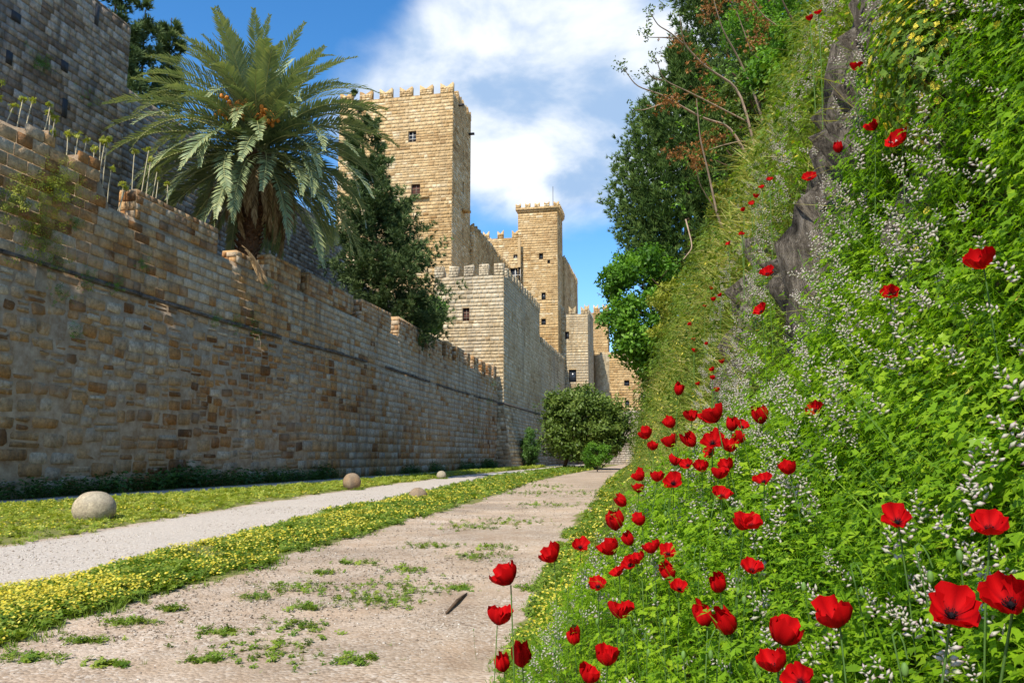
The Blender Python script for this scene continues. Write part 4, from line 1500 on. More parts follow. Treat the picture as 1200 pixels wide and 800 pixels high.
# yellow-flowered bush hanging at the top of the bank
p0, t0 = ray_bank(1105, 55, 0.1)
if p0 is not None:
    acc, ac2 = Acc(), Acc()
    n = 1500
    q = RNG.normal(0, 1, (n, 3))
    q = q / np.linalg.norm(q, axis=1, keepdims=True) * (RNG.random((n, 1)) ** 0.4)
    C0 = p0 + np.array([0.02, 0, -0.02])
    Q = C0 + q * np.array([0.16, 0.20, 0.26]) * (0.7 + 0.6 * fbm(q * 2.3 + 5, 2))[:, None]
    pick_scatter(acc, HERB, Q[:420], frame_to(q[:420] + UP * 0.6, RNG.uniform(0, 6.28, 420)), RNG.uniform(0.6, 1.0, 420), RNG.uniform(0.1, 0.6, 420))
    bush = wempty('yellow_flowering_bush', C0 - UP * 0.2, 'small bush covered in yellow blossom clinging to the rock high on the bank', 'bush')
    wpart('foliage', acc, M['clover'], bush)
    ac2.scatter(FL, Q[420:1300] + q[420:1300] * 0.07, frame_to(q[420:1300] + UP * 0.3, RNG.uniform(0, 6.28, 880)), RNG.uniform(0.008, 0.014, 880), RNG.random(880) * 0.5)
    wpart('blossoms', ac2, M['yellow'], bush)
    a = Acc()
    tube(a, [C0 - UP * 0.26 + NX * 0.16, C0 - UP * 0.1, C0], [0.012, 0.009, 0.004], 6)
    wpart('stem', a, M['bark'], bush)

# ------------------------------------------------------------------ poppies
def petal_mesh(seed, cup, wide):
    rg = random.Random(seed)
    a = Acc()
    nt_, na = 6, 9
    ph = [rg.uniform(0, 6.28) for _ in range(4)]
    V, rr = [], []
    for i in range(nt_):
        t = i / (nt_ - 1)
        for j in range(na):
            q = (j / (na - 1) - 0.5) * 2
            edge = 1 - 0.14 * q * q * t - 0.05 * abs(math.sin(3 * q + ph[0])) * t
            ang = q * wide * (0.72 + 0.28 * t)
            el = cup * (0.25 + 0.75 * t)          # petal turns upward away from the axis
            rad = t * edge
            out = rad * math.cos(el * 0.75)
            up = rad * math.sin(el * 0.75) + 0.085 * math.sin(5 * q + ph[1]) * t * t + 0.065 * math.sin(11 * q + ph[2] + 3 * t) * t ** 2
            out += 0.10 * math.sin(6 * q + ph[3] + 2 * t) * t * t
            V.append((out * math.cos(ang), out * math.sin(ang), up))
            rr.append(0.5 + 0.4 * (t - 0.4) + 0.22 * math.sin(17 * q + ph[0]) - (0.35 if t < 0.25 else 0))
    F = [[i * na + j, i * na + j + 1, (i + 1) * na + j + 1, (i + 1) * na + j] for i in range(nt_ - 1) for j in range(na - 1)]
    a.add(V, [np.array(F)], np.clip(rr, 0, 1))
    me = a.mesh('petal', smooth=True)
    me.materials.append(M['petal'])
    return me


CUPS = {'open': 0.95, 'bowl': 1.25, 'cup': 1.70}
PET = {k: [petal_mesh(100 + 7 * i + len(k), c, 1.08) for i in range(4)] for k, c in CUPS.items()}


def ellipsoid(a, c, rx_, rz_, n=8, m_=6, r=0.5):
    V, F = [], []
    for i in range(m_ + 1):
        th = math.pi * i / m_
        for j in range(n):
            V.append((c[0] + rx_ * math.sin(th) * math.cos(6.2832 * j / n), c[1] + rx_ * math.sin(th) * math.sin(6.2832 * j / n), c[2] + rz_ * math.cos(th)))
    for i in range(m_):
        for j in range(n):
            F.append([i * n + j, (i + 1) * n + j, (i + 1) * n + (j + 1) % n, i * n + (j + 1) % n])
    a.add(V, [np.array(F)], r)


a = Acc()
ellipsoid(a, (0, 0, 0.16), 0.11, 0.16)
for k in range(26):
    az = k * 2.4
    rr_ = 0.16 + 0.10 * ((k * 7) % 5) / 5
    tube(a, [(0.07 * math.cos(az), 0.07 * math.sin(az), 0.04), (rr_ * math.cos(az), rr_ * math.sin(az), 0.24 + 0.05 * (k % 3))], 0.012, 3)
    ellipsoid(a, (rr_ * math.cos(az), rr_ * math.sin(az), 0.25 + 0.05 * (k % 3)), 0.025, 0.02, 5, 3)
HEART = a.mesh('flower_heart', smooth=True)
HEART.materials.append(M['poppy_heart'])
# distant poppy: petals and heart in one
FARPOP = []
for i in range(3):
    a = Acc()
    for q in range(4):
        me = PET[('open', 'bowl', 'cup')[i]][q]
        V = np.array([v.co for v in me.vertices])
        c_, s_ = math.cos(q * 1.5708), math.sin(q * 1.5708)
        V = np.c_[V[:, 0] * c_ - V[:, 1] * s_, V[:, 0] * s_ + V[:, 1] * c_, V[:, 2]]
        a.add(V, [np.array([list(p.vertices) for p in me.polygons])], 0.6)
    FARPOP.append(a.mesh('poppy', smooth=True))
    FARPOP[-1].materials.append(M['petal'])

POPPIES = [  # u, v, width in pixels, form
    (593, 676, 38, 'bowl'), (584, 724, 31, 'bowl'), (611, 767, 29, 'cup'), (588, 775, 23, 'cup'), (646, 652, 27, 'bowl'), (680, 641, 24, 'open'), (672, 745, 19, 'cup'),
    (701, 687, 26, 'open'), (726, 717, 29, 'bowl'), (712, 772, 30, 'bowl'), (690, 793, 27, 'bowl'), (720, 607, 27, 'cup'), (716, 643, 28, 'bowl'), (735, 630, 15, 'cup'),
    (757, 510, 18, 'bowl'), (786, 497, 18, 'bowl'), (810, 489, 18, 'bowl'), (836, 488, 31, 'bowl'), (858, 495, 19, 'cup'), (786, 519, 21, 'bowl'), (808, 515, 19, 'cup'),
    (835, 519, 31, 'open'), (855, 524, 22, 'bowl'), (750, 559, 18, 'bowl'), (789, 566, 27, 'open'), (791, 541, 15, 'bowl'), (748, 573, 15, 'bowl'), (727, 586, 8, 'cup'), (750, 611, 15, 'bowl'),
    (763, 643, 21, 'bowl'), (783, 649, 24, 'open'), (738, 662, 22, 'open'), (725, 672, 20, 'open'), (748, 655, 15, 'bowl'), (796, 690, 22, 'open'), (782, 668, 11, 'cup'), (823, 719, 15, 'cup'),
    (849, 727, 36, 'cup'), (846, 581, 25, 'open'), (871, 615, 22, 'bowl'), (840, 681, 11, 'cup'), (765, 524, 11, 'bowl'), (833, 532, 17, 'open'), (852, 546, 20, 'bowl'), (865, 515, 18, 'bowl'),
    (890, 485, 23, 'cup'), (956, 481, 22, 'open'), (870, 500, 12, 'open'), (895, 564, 17, 'open'), (924, 550, 13, 'bowl'), (881, 616, 30, 'open'), (1052, 611, 22, 'open'), (1160, 620, 31, 'open'),
    (980, 724, 43, 'bowl'), (1115, 720, 66, 'open'), (1182, 702, 42, 'bowl'), (918, 744, 44, 'bowl'), (907, 777, 38, 'bowl'), (938, 799, 34, 'open'), (881, 668, 17, 'open'),
    (796, 455, 14, 'cup'), (922, 299, 19, 'open'), (899, 321, 19, 'open'), (892, 365, 19, 'open'), (835, 433, 6, 'bowl'), (835, 443, 7, 'bowl'), (809, 380, 6, 'bowl'), (836, 351, 7, 'bowl'),
    (826, 359, 5, 'bowl'), (814, 411, 7, 'bowl'), (813, 398, 5, 'bowl'), (828, 403, 5, 'bowl'), (840, 457, 6, 'bowl'), (846, 424, 7, 'bowl'), (854, 286, 7, 'open'), (869, 274, 6, 'open'),
    (833, 338, 4, 'bowl'), (844, 346, 5, 'bowl'), (818, 450, 6, 'bowl'), (1055, 165, 31, 'open'), (1023, 149, 12, 'bowl'), (1003, 79, 9, 'bowl'), (982, 172, 13, 'cup'), (949, 209, 18, 'open'),
    (902, 211, 8, 'open'), (949, 22, 9, 'bowl'), (959, 16, 9, 'open'), (893, 220, 7, 'open'), (886, 230, 6, 'bowl'), (881, 239, 8, 'open'), (871, 246, 6, 'bowl'), (870, 275, 5, 'open'),
    (1043, 345, 21, 'open'), (1150, 307, 9, 'bowl'), (822, 548, 14, 'bowl'), (770, 560, 10, 'bowl'), (806, 545, 12, 'open'), (843, 556, 14, 'bowl')]


def curve3(p0, p1, p2, n=7):
    t = np.linspace(0, 1, n)[:, None]
    return (1 - t) ** 2 * p0 + 2 * t * (1 - t) * p1 + t * t * p2


def poppy_label(u, v, dia, form, dist):
    look = {'open': 'wide open', 'bowl': 'bowl shaped', 'cup': 'half closed'}[form]
    if dist > 5.0:
        return 'small distant red poppy dotted along the grassy bank', 'distant poppies along the bank'
    if u < 660 and v > 600:
        return f'{look} red poppy leaning out over the gravel path from the bank foot', f'{look} poppies over the path'
    if v < 400:
        return f'{look} red poppy growing beside bare rock high on the bank', f'{look} poppies by the rock'
    if u > 875:
        return f'{look} red poppy among white fumitory spikes', f'{look} poppies in the fumitory'
    if v < 600:
        return f'{look} red poppy in the dense cluster midway up the bank foot', f'{look} poppies in the dense cluster'
    return f'{look} red poppy on a hairy stem among fine leaves at the bank foot', f'{look} poppies among fine leaves'


SINGLE = {   # poppies that their look and neighbours single out
    (593, 676): 'ruffled red poppy highest of the group leaning over the gravel path',
    (584, 724): 'red poppy just below the ruffled one leaning over the gravel path',
    (611, 767): 'rounded red poppy low over the gravel, beside a half closed smaller one',
    (588, 775): 'small half closed red poppy tucked beside the rounded one over the gravel',
    (646, 652): 'red poppy at the gravel edge between the overhanging group and the bank poppies',
    (836, 488): 'largest red poppy crowning the dense cluster beside the path end',
    (835, 519): 'big wide open red poppy directly under the crowning poppy of the cluster',
    (849, 727): 'tall egg shaped closed red poppy standing alone above fine leaves',
    (980, 724): 'red bowl shaped poppy with dark heart between the paired poppies and the giant one',
    (1115, 720): 'largest crumpled wide open red poppy among bright fumitory leaves',
    (1182, 702): 'red poppy beside the largest crumpled poppy in the fumitory',
    (918, 744): 'upper poppy of a touching pair of large red blooms in the fumitory',
    (907, 777): 'lower poppy of a touching pair of large red blooms in the fumitory',
    (1160, 620): 'red poppy above the largest crumpled one among white spikes',
    (1055, 165): 'large lone red poppy in front of the grey rock high on the bank',
    (796, 455): 'lone red poppy on a tall stem above the dense cluster',
    (956, 481): 'lone red poppy in the fumitory just above the dense cluster',
    (1043, 345): 'lone orange red poppy halfway up the fumitory slope',
}
rp = random.Random(77)
for (u, v, dia, form) in POPPIES:
    # a poppy is 5 to 9 cm wide: its distance is where the bank growth lies under that line of sight
    best = None
    for off in (0.27, 0.30, 0.33, 0.37, 0.42, 0.48) + ((0.58, 0.68, 0.78, 0.88) if u < 665 else ()):
        p, t = ray_bank(u, v, off)
        if p is None:
            continue
        D = dia * t / FPX
        err = 1.6 * abs(math.log(D / 0.074)) + 0.5 * off
        if best is None or err < best[0]:
            best = (err, p, t, D, off)
    if best is None:
        continue
    _, p, t, D, off = best
    D = min(max(D, 0.045), 0.115)
    s_ = p[0] - 0.15 * p[1]
    sb = s_ - rp.uniform(0.0, 0.08)
    yb = p[1] + rp.uniform(-0.05, 0.10)
    base = bank_pt(np.array([sb]), np.array([yb]))[0] - UP * 0.02
    tocam = (CAM - p) / np.linalg.norm(CAM - p)
    side = np.array([rp.uniform(-0.7, 0.7), rp.uniform(-0.3, 0.3), rp.uniform(-0.2, 0.3)])
    ax = UP * (0.85 if form != 'open' else 0.70) + tocam * (0.15 if form != 'open' else (0.50 if dia < 40 else 1.1)) + side * 0.75 + np.array([-0.2, -0.1, 0])
    ax /= np.linalg.norm(ax)
    yaw = rp.uniform(0, 6.28)
    Rm = frame_to(ax[None], np.array([yaw]))[0]
    rad = D * {'open': 0.64, 'bowl': 0.84, 'cup': 1.05}[form]
    # flower centre sits on the line of sight
    ctr = p - ax * rad * {'open': 0.15, 'bowl': 0.32, 'cup': 0.55}[form]
    lab, grp = poppy_label(u, v, dia, form, t)
    lab = SINGLE.get((u, v), lab)
    th_ = wempty('poppy', base, lab, 'poppy', grp)
    eul = Matrix(Rm.tolist()).to_euler()
    if dia < 11:
        a = Acc()
        o = link('bloom', FARPOP[('open', 'bowl', 'cup').index(form)], None, th_, ctr - base, eul, (rad,) * 3)
    else:
        for q in range(4):
            Rq = Rm @ rotz(np.array([q * 1.5708 + rp.uniform(-0.15, 0.15)]))[0]
            k = rad * (1.0 if q % 2 else 0.9) * rp.uniform(0.92, 1.06)
            link('petal', PET[form][(q + rp.randrange(4)) % 4], None, th_, ctr - base + ax * (0.02 * rad if q % 2 else 0), Matrix(Rq.tolist()).to_euler(), (k, k, k * rp.uniform(0.85, 1.15)))
        link('flower_heart', HEART, None, th_, ctr - base, eul, (rad * 0.75,) * 3)
    a = Acc()
    mid = (base + ctr) / 2 - ax * 0.12 + np.array([rp.uniform(-0.05, 0.05), rp.uniform(-0.05, 0.05), 0.02])
    tube(a, curve3(base, mid if t < 5 else (base + ctr) / 2, ctr - ax * rad * 0.02), 0.0014 if t < 4 else 0.003, 5, rp.random())
    wpart('stem', a, M['stem'], th_)

# nodding buds and seed pods near the path
BUDS = [(555, 738), (568, 700), (597, 742), (604, 706), (633, 664), (641, 716), (652, 700), (627, 742), (663, 690), (730, 742), (767, 700), (744, 737), (779, 730), (815, 660), (760, 762),
        (801, 770), (833, 764), (872, 700), (942, 690), (1010, 690), (1090, 672), (1125, 655), (1060, 780), (865, 690), (885, 780), (650, 760), (780, 600), (700, 730)]
for i, (u, v) in enumerate(BUDS):
    p, t = ray_bank(u, v, 0.26 if u < 860 else 0.22)
    if p is None or t > 6:
        continue
    s_ = p[0] - 0.15 * p[1]
    base = bank_pt(np.array([s_ + 0.02]), np.array([p[1] + 0.06]))[0] - UP * 0.02
    nod = i % 3 != 0
    th_ = wempty('poppy_bud', base, 'nodding green poppy bud on a hooked hairy stem' if nod else 'upright green poppy seed pod on a thin stem', 'bud', 'nodding poppy buds' if nod else 'upright poppy pods')
    a = Acc()
    if nod:
        hook = p + UP * 0.035 + np.array([rp.uniform(-0.01, 0.01), 0, 0])
        sd = np.array([rp.choice((-1, 1)) * 0.02, 0.0, 0])
        pts = np.concatenate([curve3(base, (base + hook) / 2 + sd, hook - sd * 0.4, 6), curve3(hook - sd * 0.4, hook + UP * 0.015 + sd * 0.1, p + UP * 0.008 + sd * 0.2, 5)[1:]])
    else:
        pts = curve3(base, (base + p) / 2 + np.array([rp.uniform(-0.04, 0.04), 0, 0]), p, 6)
    tube(a, pts, 0.0012, 5, 0.4)
    wpart('stem', a, M['stem'], th_)
    a = Acc()
    ellipsoid(a, p - UP * (0.004 if nod else -0.004), 0.0045, 0.0085)
    wpart('bud', a, M['poppy_pod'], th_, smooth=True)

# ------------------------------------------------------------------ verges, weeds, gravel
CLV = []
for k in range(4):
    rg = random.Random(200 + k)
    a = Acc()
    for q in range(5):
        p = np.array([rg.gauss(0, 0.5), rg.gauss(0, 0.5), rg.uniform(0.3, 1.5)])
        az0 = rg.uniform(0, 6.28)
        r = rg.uniform(-0.2, 0.2)
        for d_ in range(3):
            az = az0 + d_ * 2.094
            d = np.array([math.cos(az), math.sin(az), rg.uniform(-0.2, 0.35)])
            sd = np.array([-math.sin(az), math.cos(az), 0]) * 0.34
            a.add([p, p + d * 0.8 + sd * 1.25, p + d * 0.8 - sd * 1.25], [np.array([[0, 1, 2]])], r)
    CLV.append(a.proto())
GRS = [tuft(220 + k, 7, 1.0, 0.09, 0.5, (0.1, 0.8), (0, 0.5)) for k in range(4)]


def strip_points(n, fa, fb, y0, y1, power=1.6, edge=0.18):
    r = RNG.random(n)
    y = (y0 ** (1 - power) + r * (y1 ** (1 - power) - y0 ** (1 - power))) ** (1 / (1 - power))
    a, b = fa(y), fb(y)
    x = a + (b - a) * RNG.random(n)
    w = (fbm(P3(x * 1.6, y * 1.6), 3) - 0.5) * 1.6 * np.clip(y / 25, 0.35, 1.6)
    e_ = np.minimum(x - a, b - x) + w * 0.9
    k = e_ > RNG.random(len(x)) ** 2 * 0.45 * np.clip(y / 14, 0.5, 2) * (edge > 0)
    x, y = x[k], y[k]
    P = P3(x, y, 0.0)
    P[:, 2] = np.clip(e_[k] / (0.55 * np.clip(y / 14, 0.6, 2)), 0.05, 1)
    ok = in_view(P, 60)
    return P[ok]


def upright(n, jit=0.3):
    return frame_to(UP[None] + RNG.normal(0, jit, (n, 3)) * np.array([1, 1, 0.3]), RNG.uniform(0, 6.283, n))


def lay_strip(name, label, cat, fa, fb, y0, y1, n_leaf, n_grass, n_flower, hgt, mat_leaf, dens_gap=0.33, rbias=0.0):
    P = strip_points(n_leaf, fa, fb, y0, y1)
    cl = fbm(P3(P[:, 0] * 0.9 + 5, P[:, 1] * 0.9), 3)
    k = cl > dens_gap
    P, cl = P[k], cl[k]
    a = Acc()
    sc = 0.034 * (1 + P[:, 1] * 0.05)
    P[:, 2] = P[:, 2] * RNG.random(len(P)) * hgt * (0.3 + cl)
    pick_scatter(a, CLV, P, upright(len(P), 0.35), sc, np.clip(0.42 + 0.8 * (cl - 0.45) + rbias + RNG.normal(0, 0.16, len(P)), 0, 1))
    G = strip_points(n_grass, lambda Y: fa(Y) - 0.12, lambda Y: fb(Y) + 0.25, y0, y1)
    gk = 0.4 + 0.6 * G[:, 2]
    G[:, 2] = 0
    if len(G):
        pick_scatter(a, GRS, G, upright(len(G), 0.35), (0.07 + 0.0022 * G[:, 1]) * RNG.uniform(0.5, 1.5, len(G)) * gk * (1 + hgt * 3), np.clip(RNG.normal(0.5 + rbias, 0.2, len(G)), 0, 1))
    o = tag(wpart(name, a, mat_leaf), label, cat, kind='stuff')
    if n_flower:
        a = Acc()
        Q = strip_points(n_flower, fa, fb, y0, y1)
        cf = fbm(P3(Q[:, 0] * 0.7 + 15, Q[:, 1] * 0.7), 3)
        k = RNG.random(len(Q)) < np.clip((cf - 0.30) * 3.5, 0.1, 1)
        Q = Q[k]
        Q[:, 2] = Q[:, 2] * hgt * 0.85 + RNG.random(len(Q)) * 0.06 + 0.045
        a.scatter(FL, Q, upright(len(Q), 0.45), 0.0085 * (1 + Q[:, 1] * 0.085), RNG.random(len(Q)))
        wpart('yellow_flowers', a, M['yellow'], o, kind='stuff')
    return o


lay_strip('flower_strip', 'low green strip thick with yellow flowers between the two gravel tracks', 'ground cover', B_y1, B_y2, 5.0, 105, 15500, 4000, 30000, 0.10, M['clover'])
lay_strip('grass_verge', 'short sunlit grass verge along the shaded wall with stone balls', 'grass', B_g1a, B_g1b, 11.0, 110, 12000, 6000, 9000, 0.03, M['grass'], 0.30, 0.14)
lay_strip('bank_foot_verge', 'green verge with yellow flowers at the foot of the bank', 'ground cover', B_v1, lambda Y: bankx(Y) + 0.5, 4.5, 105, 7500, 3500, 9500, 0.07, M['clover'])

# sparse patches of weeds on the main track
PATCH = [(320, 765, 75, 16), (345, 690, 40, 7), (470, 690, 70, 9), (440, 705, 50, 7), (350, 735, 30, 7), (250, 660, 20, 3), (255, 742, 22, 4), (150, 730, 28, 4), (480, 668, 22, 3), (560, 652, 30, 4),
         (590, 612, 40, 4), (640, 592, 40, 3), (610, 578, 30, 3), (555, 618, 35, 4), (510, 640, 30, 3), (420, 660, 18, 2), (380, 672, 14, 2), (300, 700, 18, 3), (100, 752, 25, 3), (40, 772, 35, 5),
         (200, 715, 16, 2), (360, 712, 16, 3), (640, 570, 28, 2.5), (680, 578, 30, 4), (535, 690, 12, 2), (625, 690, 20, 3), (130, 780, 20, 3), (420, 775, 22, 5), (240, 775, 20, 3), (590, 642, 20, 3)]
a = Acc()
for (u, v, ru, rv) in PATCH:
    n = int(20 + ru * 2.0)
    for _ in range(n):
        g = on_ground(u + random.gauss(0, ru * 0.62), v + random.gauss(0, rv * 0.62))
        a_s = (0.035 + 0.0012 * g[1]) * random.uniform(0.6, 1.5)
        isg = random.random() < 0.45
        a.scatter(random.choice(GRS if isg else CLV), g[None], upright(1, 0.4), np.array([a_s * (1.0 if isg else 0.6)]), np.array([random.gauss(0.5, 0.2)]))
tag(wpart('track_weeds', a, M['clover']), 'scattered low weeds growing through the main gravel track', 'weeds', kind='stuff')

# loose stones on the tracks
ico = Acc()
ph = (1 + 5 ** 0.5) / 2
IV = np.array([(-1, ph, 0), (1, ph, 0), (-1, -ph, 0), (1, -ph, 0), (0, -1, ph), (0, 1, ph), (0, -1, -ph), (0, 1, -ph), (ph, 0, -1), (ph, 0, 1), (-ph, 0, -1), (-ph, 0, 1)]) / 1.9
IF = np.array([(0, 11, 5), (0, 5, 1), (0, 1, 7), (0, 7, 10), (0, 10, 11), (1, 5, 9), (5, 11, 4), (11, 10, 2), (10, 7, 6), (7, 1, 8), (3, 9, 4), (3, 4, 2), (3, 2, 6), (3, 6, 8), (3, 8, 9), (4, 9, 5), (2, 4, 11), (6, 2, 10), (8, 6, 7), (9, 8, 1)])
PEB = []
for k in range(4):
    V = IV * (1 + np.random.default_rng(k).normal(0, 0.16, (12, 3)))
    V = np.array([(1, 0, 0), (0, 1, 0), (-1, 0, 0), (0, -1, 0), (0.15, 0.1, 1), (0, 0, -1)]) * 0.8 * (1 + np.random.default_rng(k).normal(0, 0.2, (6, 3)))
    PEB.append((V, [np.array([(0, 1, 4), (1, 2, 4), (2, 3, 4), (3, 0, 4), (1, 0, 5), (2, 1, 5), (3, 2, 5), (0, 3, 5)])], np.zeros(6)))
m, nt, bs, out = new_mat('pebbles')
at = N(nt, 'ShaderNodeAttribute', attribute_name='rnd')
L(nt, ramp(nt, at.outputs['Fac'], [(0, (0.17, 0.13, 0.10)), (0.4, (0.36, 0.30, 0.24)), (0.8, (0.50, 0.45, 0.39)), (1.0, (0.62, 0.58, 0.52))]), bs.inputs['Base Color'])
bs.inputs['Roughness'].default_value = 0.9
M['pebble'] = m
for (nm, lab, fa, fb, cnt, bias) in (('track_gravel', 'loose tan gravel on the main track', B_y2, B_v1, 11000, 0.42), ('pale_gravel', 'pale crushed gravel of the narrower track beside the grass verge', B_g1b, B_y1, 9000, 0.70)):
    P = strip_points(cnt, fa, fb, 5.0, 45, 2.0, 0.0)
    sc = (0.005 + 0.013 * RNG.random(len(P)) ** 2) * (1 + P[:, 1] * 0.045)
    S = np.stack([sc, sc * RNG.uniform(0.6, 1, len(P)), sc * RNG.uniform(0.35, 0.7, len(P))], -1)
    a = Acc()
    P[:, 2] = 0.004
    pick_scatter(a, PEB, P, upright(len(P), 0.25), S, np.clip(RNG.normal(bias - 0.08, 0.25, len(P)), 0, 1))
    tag(wpart(nm, a, M['pebble']), lab, 'gravel', kind='stuff')

# weeds along the foot of the moat wall
WEED = [sprig(300 + k, 9, 0.7, 0.12, False, 0.8) for k in range(4)]
a = Acc()
n = 1700
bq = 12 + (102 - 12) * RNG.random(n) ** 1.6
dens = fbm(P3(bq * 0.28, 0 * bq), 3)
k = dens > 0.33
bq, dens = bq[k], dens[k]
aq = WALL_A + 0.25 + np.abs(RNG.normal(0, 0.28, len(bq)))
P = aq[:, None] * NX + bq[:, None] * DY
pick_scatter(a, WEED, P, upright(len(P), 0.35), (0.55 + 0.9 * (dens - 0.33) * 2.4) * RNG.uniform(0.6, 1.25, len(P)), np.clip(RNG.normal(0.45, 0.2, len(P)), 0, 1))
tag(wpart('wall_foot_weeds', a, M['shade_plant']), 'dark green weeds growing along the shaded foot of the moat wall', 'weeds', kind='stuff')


# tufts growing out of the wall
def wall_tuft(u, v, rad, n, label, mat, plane=WALL_A, proto=WEED, sc=0.35, hang=0.0):
    b_, z_ = on_a(u, v, plane)
    c = LW(plane, b_, z_)
    q = RNG.normal(0, 1, (n, 3))
    Q = c + NX * 0.04 + np.outer(np.abs(q[:, 0]) * rad * (0.35 if rad < 0.5 else 0.75), NX) + np.outer(q[:, 1] * rad * 0.8, DY) + np.outer(q[:, 2] * rad * 0.7 - np.abs(q[:, 1]) * hang, UP)
    aa = Acc()
    pick_scatter(aa, proto, Q, frame_to(NX[None] * 0.8 + UP * 0.5 + q * 0.4, RNG.uniform(0, 6.28, n)), sc * RNG.uniform(0.5, 1.1, n), np.clip(RNG.normal(0.5, 0.25, n), 0, 1))
    e = wempty('wall_plant', c, label, 'plant', 'plants rooted in the walls')
    wpart('foliage', aa, mat, e)
    st = Acc()
    tube(st, [c - NX * 0.05, c + NX * rad * 0.3 + UP * rad * 0.2, c + NX * rad * 0.5], 0.012, 5)
    wpart('stem', st, M['bark'], e)


wall_tuft(18, 232, 0.75, 300, 'large bright creeper hanging on the near end of the moat wall', M['wildolive'], sc=0.42, hang=0.3)
wall_tuft(62, 218, 0.55, 210, 'leafy yellow green shrub rooted just below the broken wall top', M['wildolive'], sc=0.42)
wall_tuft(45, 275, 0.55, 150, 'green creeper trailing down from the yellow creeper on the moat wall', M['wildolive'], sc=0.42, hang=0.4)
for (u, v, r_) in ((60, 304, 0.42), (100, 325, 0.42), (135, 333, 0.3), (70, 345, 0.3), (250, 373, 0.3), (275, 378, 0.35), (295, 375, 0.42), (298, 392, 0.4), (165, 308, 0.25), (85, 262, 0.25), (86, 390, 0.22), (312, 335, 0.22),
                   (575, 450, 0.6), (570, 470, 0.5), (556, 505, 0.4), (560, 480, 0.4)):
    wall_tuft(u, v, r_, int(20 + r_ * 60), 'small green tuft sprouting from a joint of the moat wall', M['broad'], sc=0.30)
for (u, v, r_) in ((104, 118, 0.5), (40, 72, 0.35), (50, 76, 0.3)):
    wall_tuft(u, v, r_, 40, 'small green tuft sprouting from the tall rampart wall', M['broad'], IA, sc=0.4)
for (u, v) in ((575, 345), (556, 352), (553, 340)):
    a_, z_ = on_b(u, v, Qb)

# dry flower stalks on the wall top
rs = random.Random(55)
ST = [(4, 128, 30), (14, 125, 20), (22, 128, 18), (32, 150, 30), (44, 152, 26), (62, 158, 24), (66, 160, 30), (70, 162, 30), (74, 165, 22), (90, 182, 18), (99, 182, 16), (107, 184, 14), (118, 228, 55), (122, 230, 62), (126, 232, 66), (131, 236, 70),
      (136, 235, 40), (150, 203, 24), (154, 203, 30), (168, 222, 40), (176, 224, 48), (184, 228, 40), (190, 230, 30), (195, 232, 24), (208, 238, 22)]
for (u, v, hp) in ST:
    pa = WALL_A - rs.uniform(0.35, 0.7)
    b_, z_ = on_a(u, v, WALL_A)
    zb = wtop(b_ - B0) if b_ < 27.75 or b_ < 30.1 else 13.4
    base = LW(pa, b_, zb - 0.12)
    hh_ = max(0.6, hp / FPX * np.linalg.norm(base - CAM) + 0.35)
    e = wempty('dry_flower_stalk', base, 'tall dry flower stalk with a yellow green head standing on the moat wall top', 'plant', 'dry stalks on the wall top')
    a = Acc()
    tip = base + UP * hh_ + NX * rs.uniform(-0.25, 0.1) + DY * rs.uniform(-0.1, 0.45)
    tube(a, curve3(base, (base + tip) / 2 + NX * rs.uniform(-0.06, 0.06), tip), 0.022, 5)
    wpart('stalk', a, M['stalk'], e)
    a = Acc()
    n = 10
    pick_scatter(a, CLV, tip[None] + RNG.normal(0, 0.05, (n, 3)), frame_to(RNG.normal(0, 1, (n, 3)) + UP, RNG.uniform(0, 6, n)), RNG.uniform(0.05, 0.09, n), RNG.uniform(0.3, 1, n))
    wpart('head', a, M['wildolive'], e)


# ------------------------------------------------------------------ stone balls
def ball(u, v, dpx, label, mat, sink=0.06, squash=1.0, seed=0):
    g = on_ground(u, v)
    D = dpx * g[1] / FPX
    a = Acc()
    n, m_ = 40, 26
    V, F = [], []
    for i in range(m_ + 1):
        th = math.pi * i / m_
        for j in range(n):
            V.append((math.sin(th) * math.cos(6.28318 * j / n), math.sin(th) * math.sin(6.28318 * j / n), math.cos(th)))
    V = np.array(V)
    V = V * (1 + 0.055 * (fbm(V * 1.9 + seed * 3.1 + 9, 3) - 0.5)[:, None] * 2 + 0.02 * (fbm(V * 9 + seed, 2) - 0.5)[:, None])
    for i in range(m_):
        for j in range(n):
            F.append([i * n + j, (i + 1) * n + j, (i + 1) * n + (j + 1) % n, i * n + (j + 1) % n])
    Rr = D / 2
    c = g + np.array([0, Rr * 0.5, Rr * squash - sink * D])
    a.add(c + V * np.array([Rr, Rr, Rr * squash]), [np.array(F)], 0.4)
    o = wpart('stone_ball', a, mat, None, smooth=True)
    tag(o, label, 'stone ball', 'stone balls beside the tracks')
    # grass round its foot
    return c, Rr


BALLS = [ball(103, 612, 47, 'largest pale stone ball, half sunk in the grass verge', M['ball'], 0.12, 0.86, 1),
         ball(411, 574, 21, 'smaller brown stone ball at the tip of the grass verge', M['ball_brown'], 0.08, 1.0, 2),
         ball(489, 586, 22, 'low brown stone half buried in the yellow flower strip', M['ball_brown'], 0.30, 0.95, 3),
         ball(517, 561, 11, 'smallest pale stone ball beside the shaded patch of the pale track', M['ball'], 0.1, 0.95, 4)]
a = Acc()
for (c, Rr) in BALLS:
    n = 90
    az = RNG.uniform(0, 6.28, n)
    P = np.c_[c[0] + np.cos(az) * Rr * RNG.uniform(0.9, 1.35, n), c[1] + np.sin(az) * Rr * RNG.uniform(0.9, 1.35, n), np.zeros(n)]
    pick_scatter(a, GRS, P, upright(n, 0.4), RNG.uniform(0.10, 0.22, n) * (0.6 + Rr), np.clip(RNG.normal(0.4, 0.2, n), 0, 1))
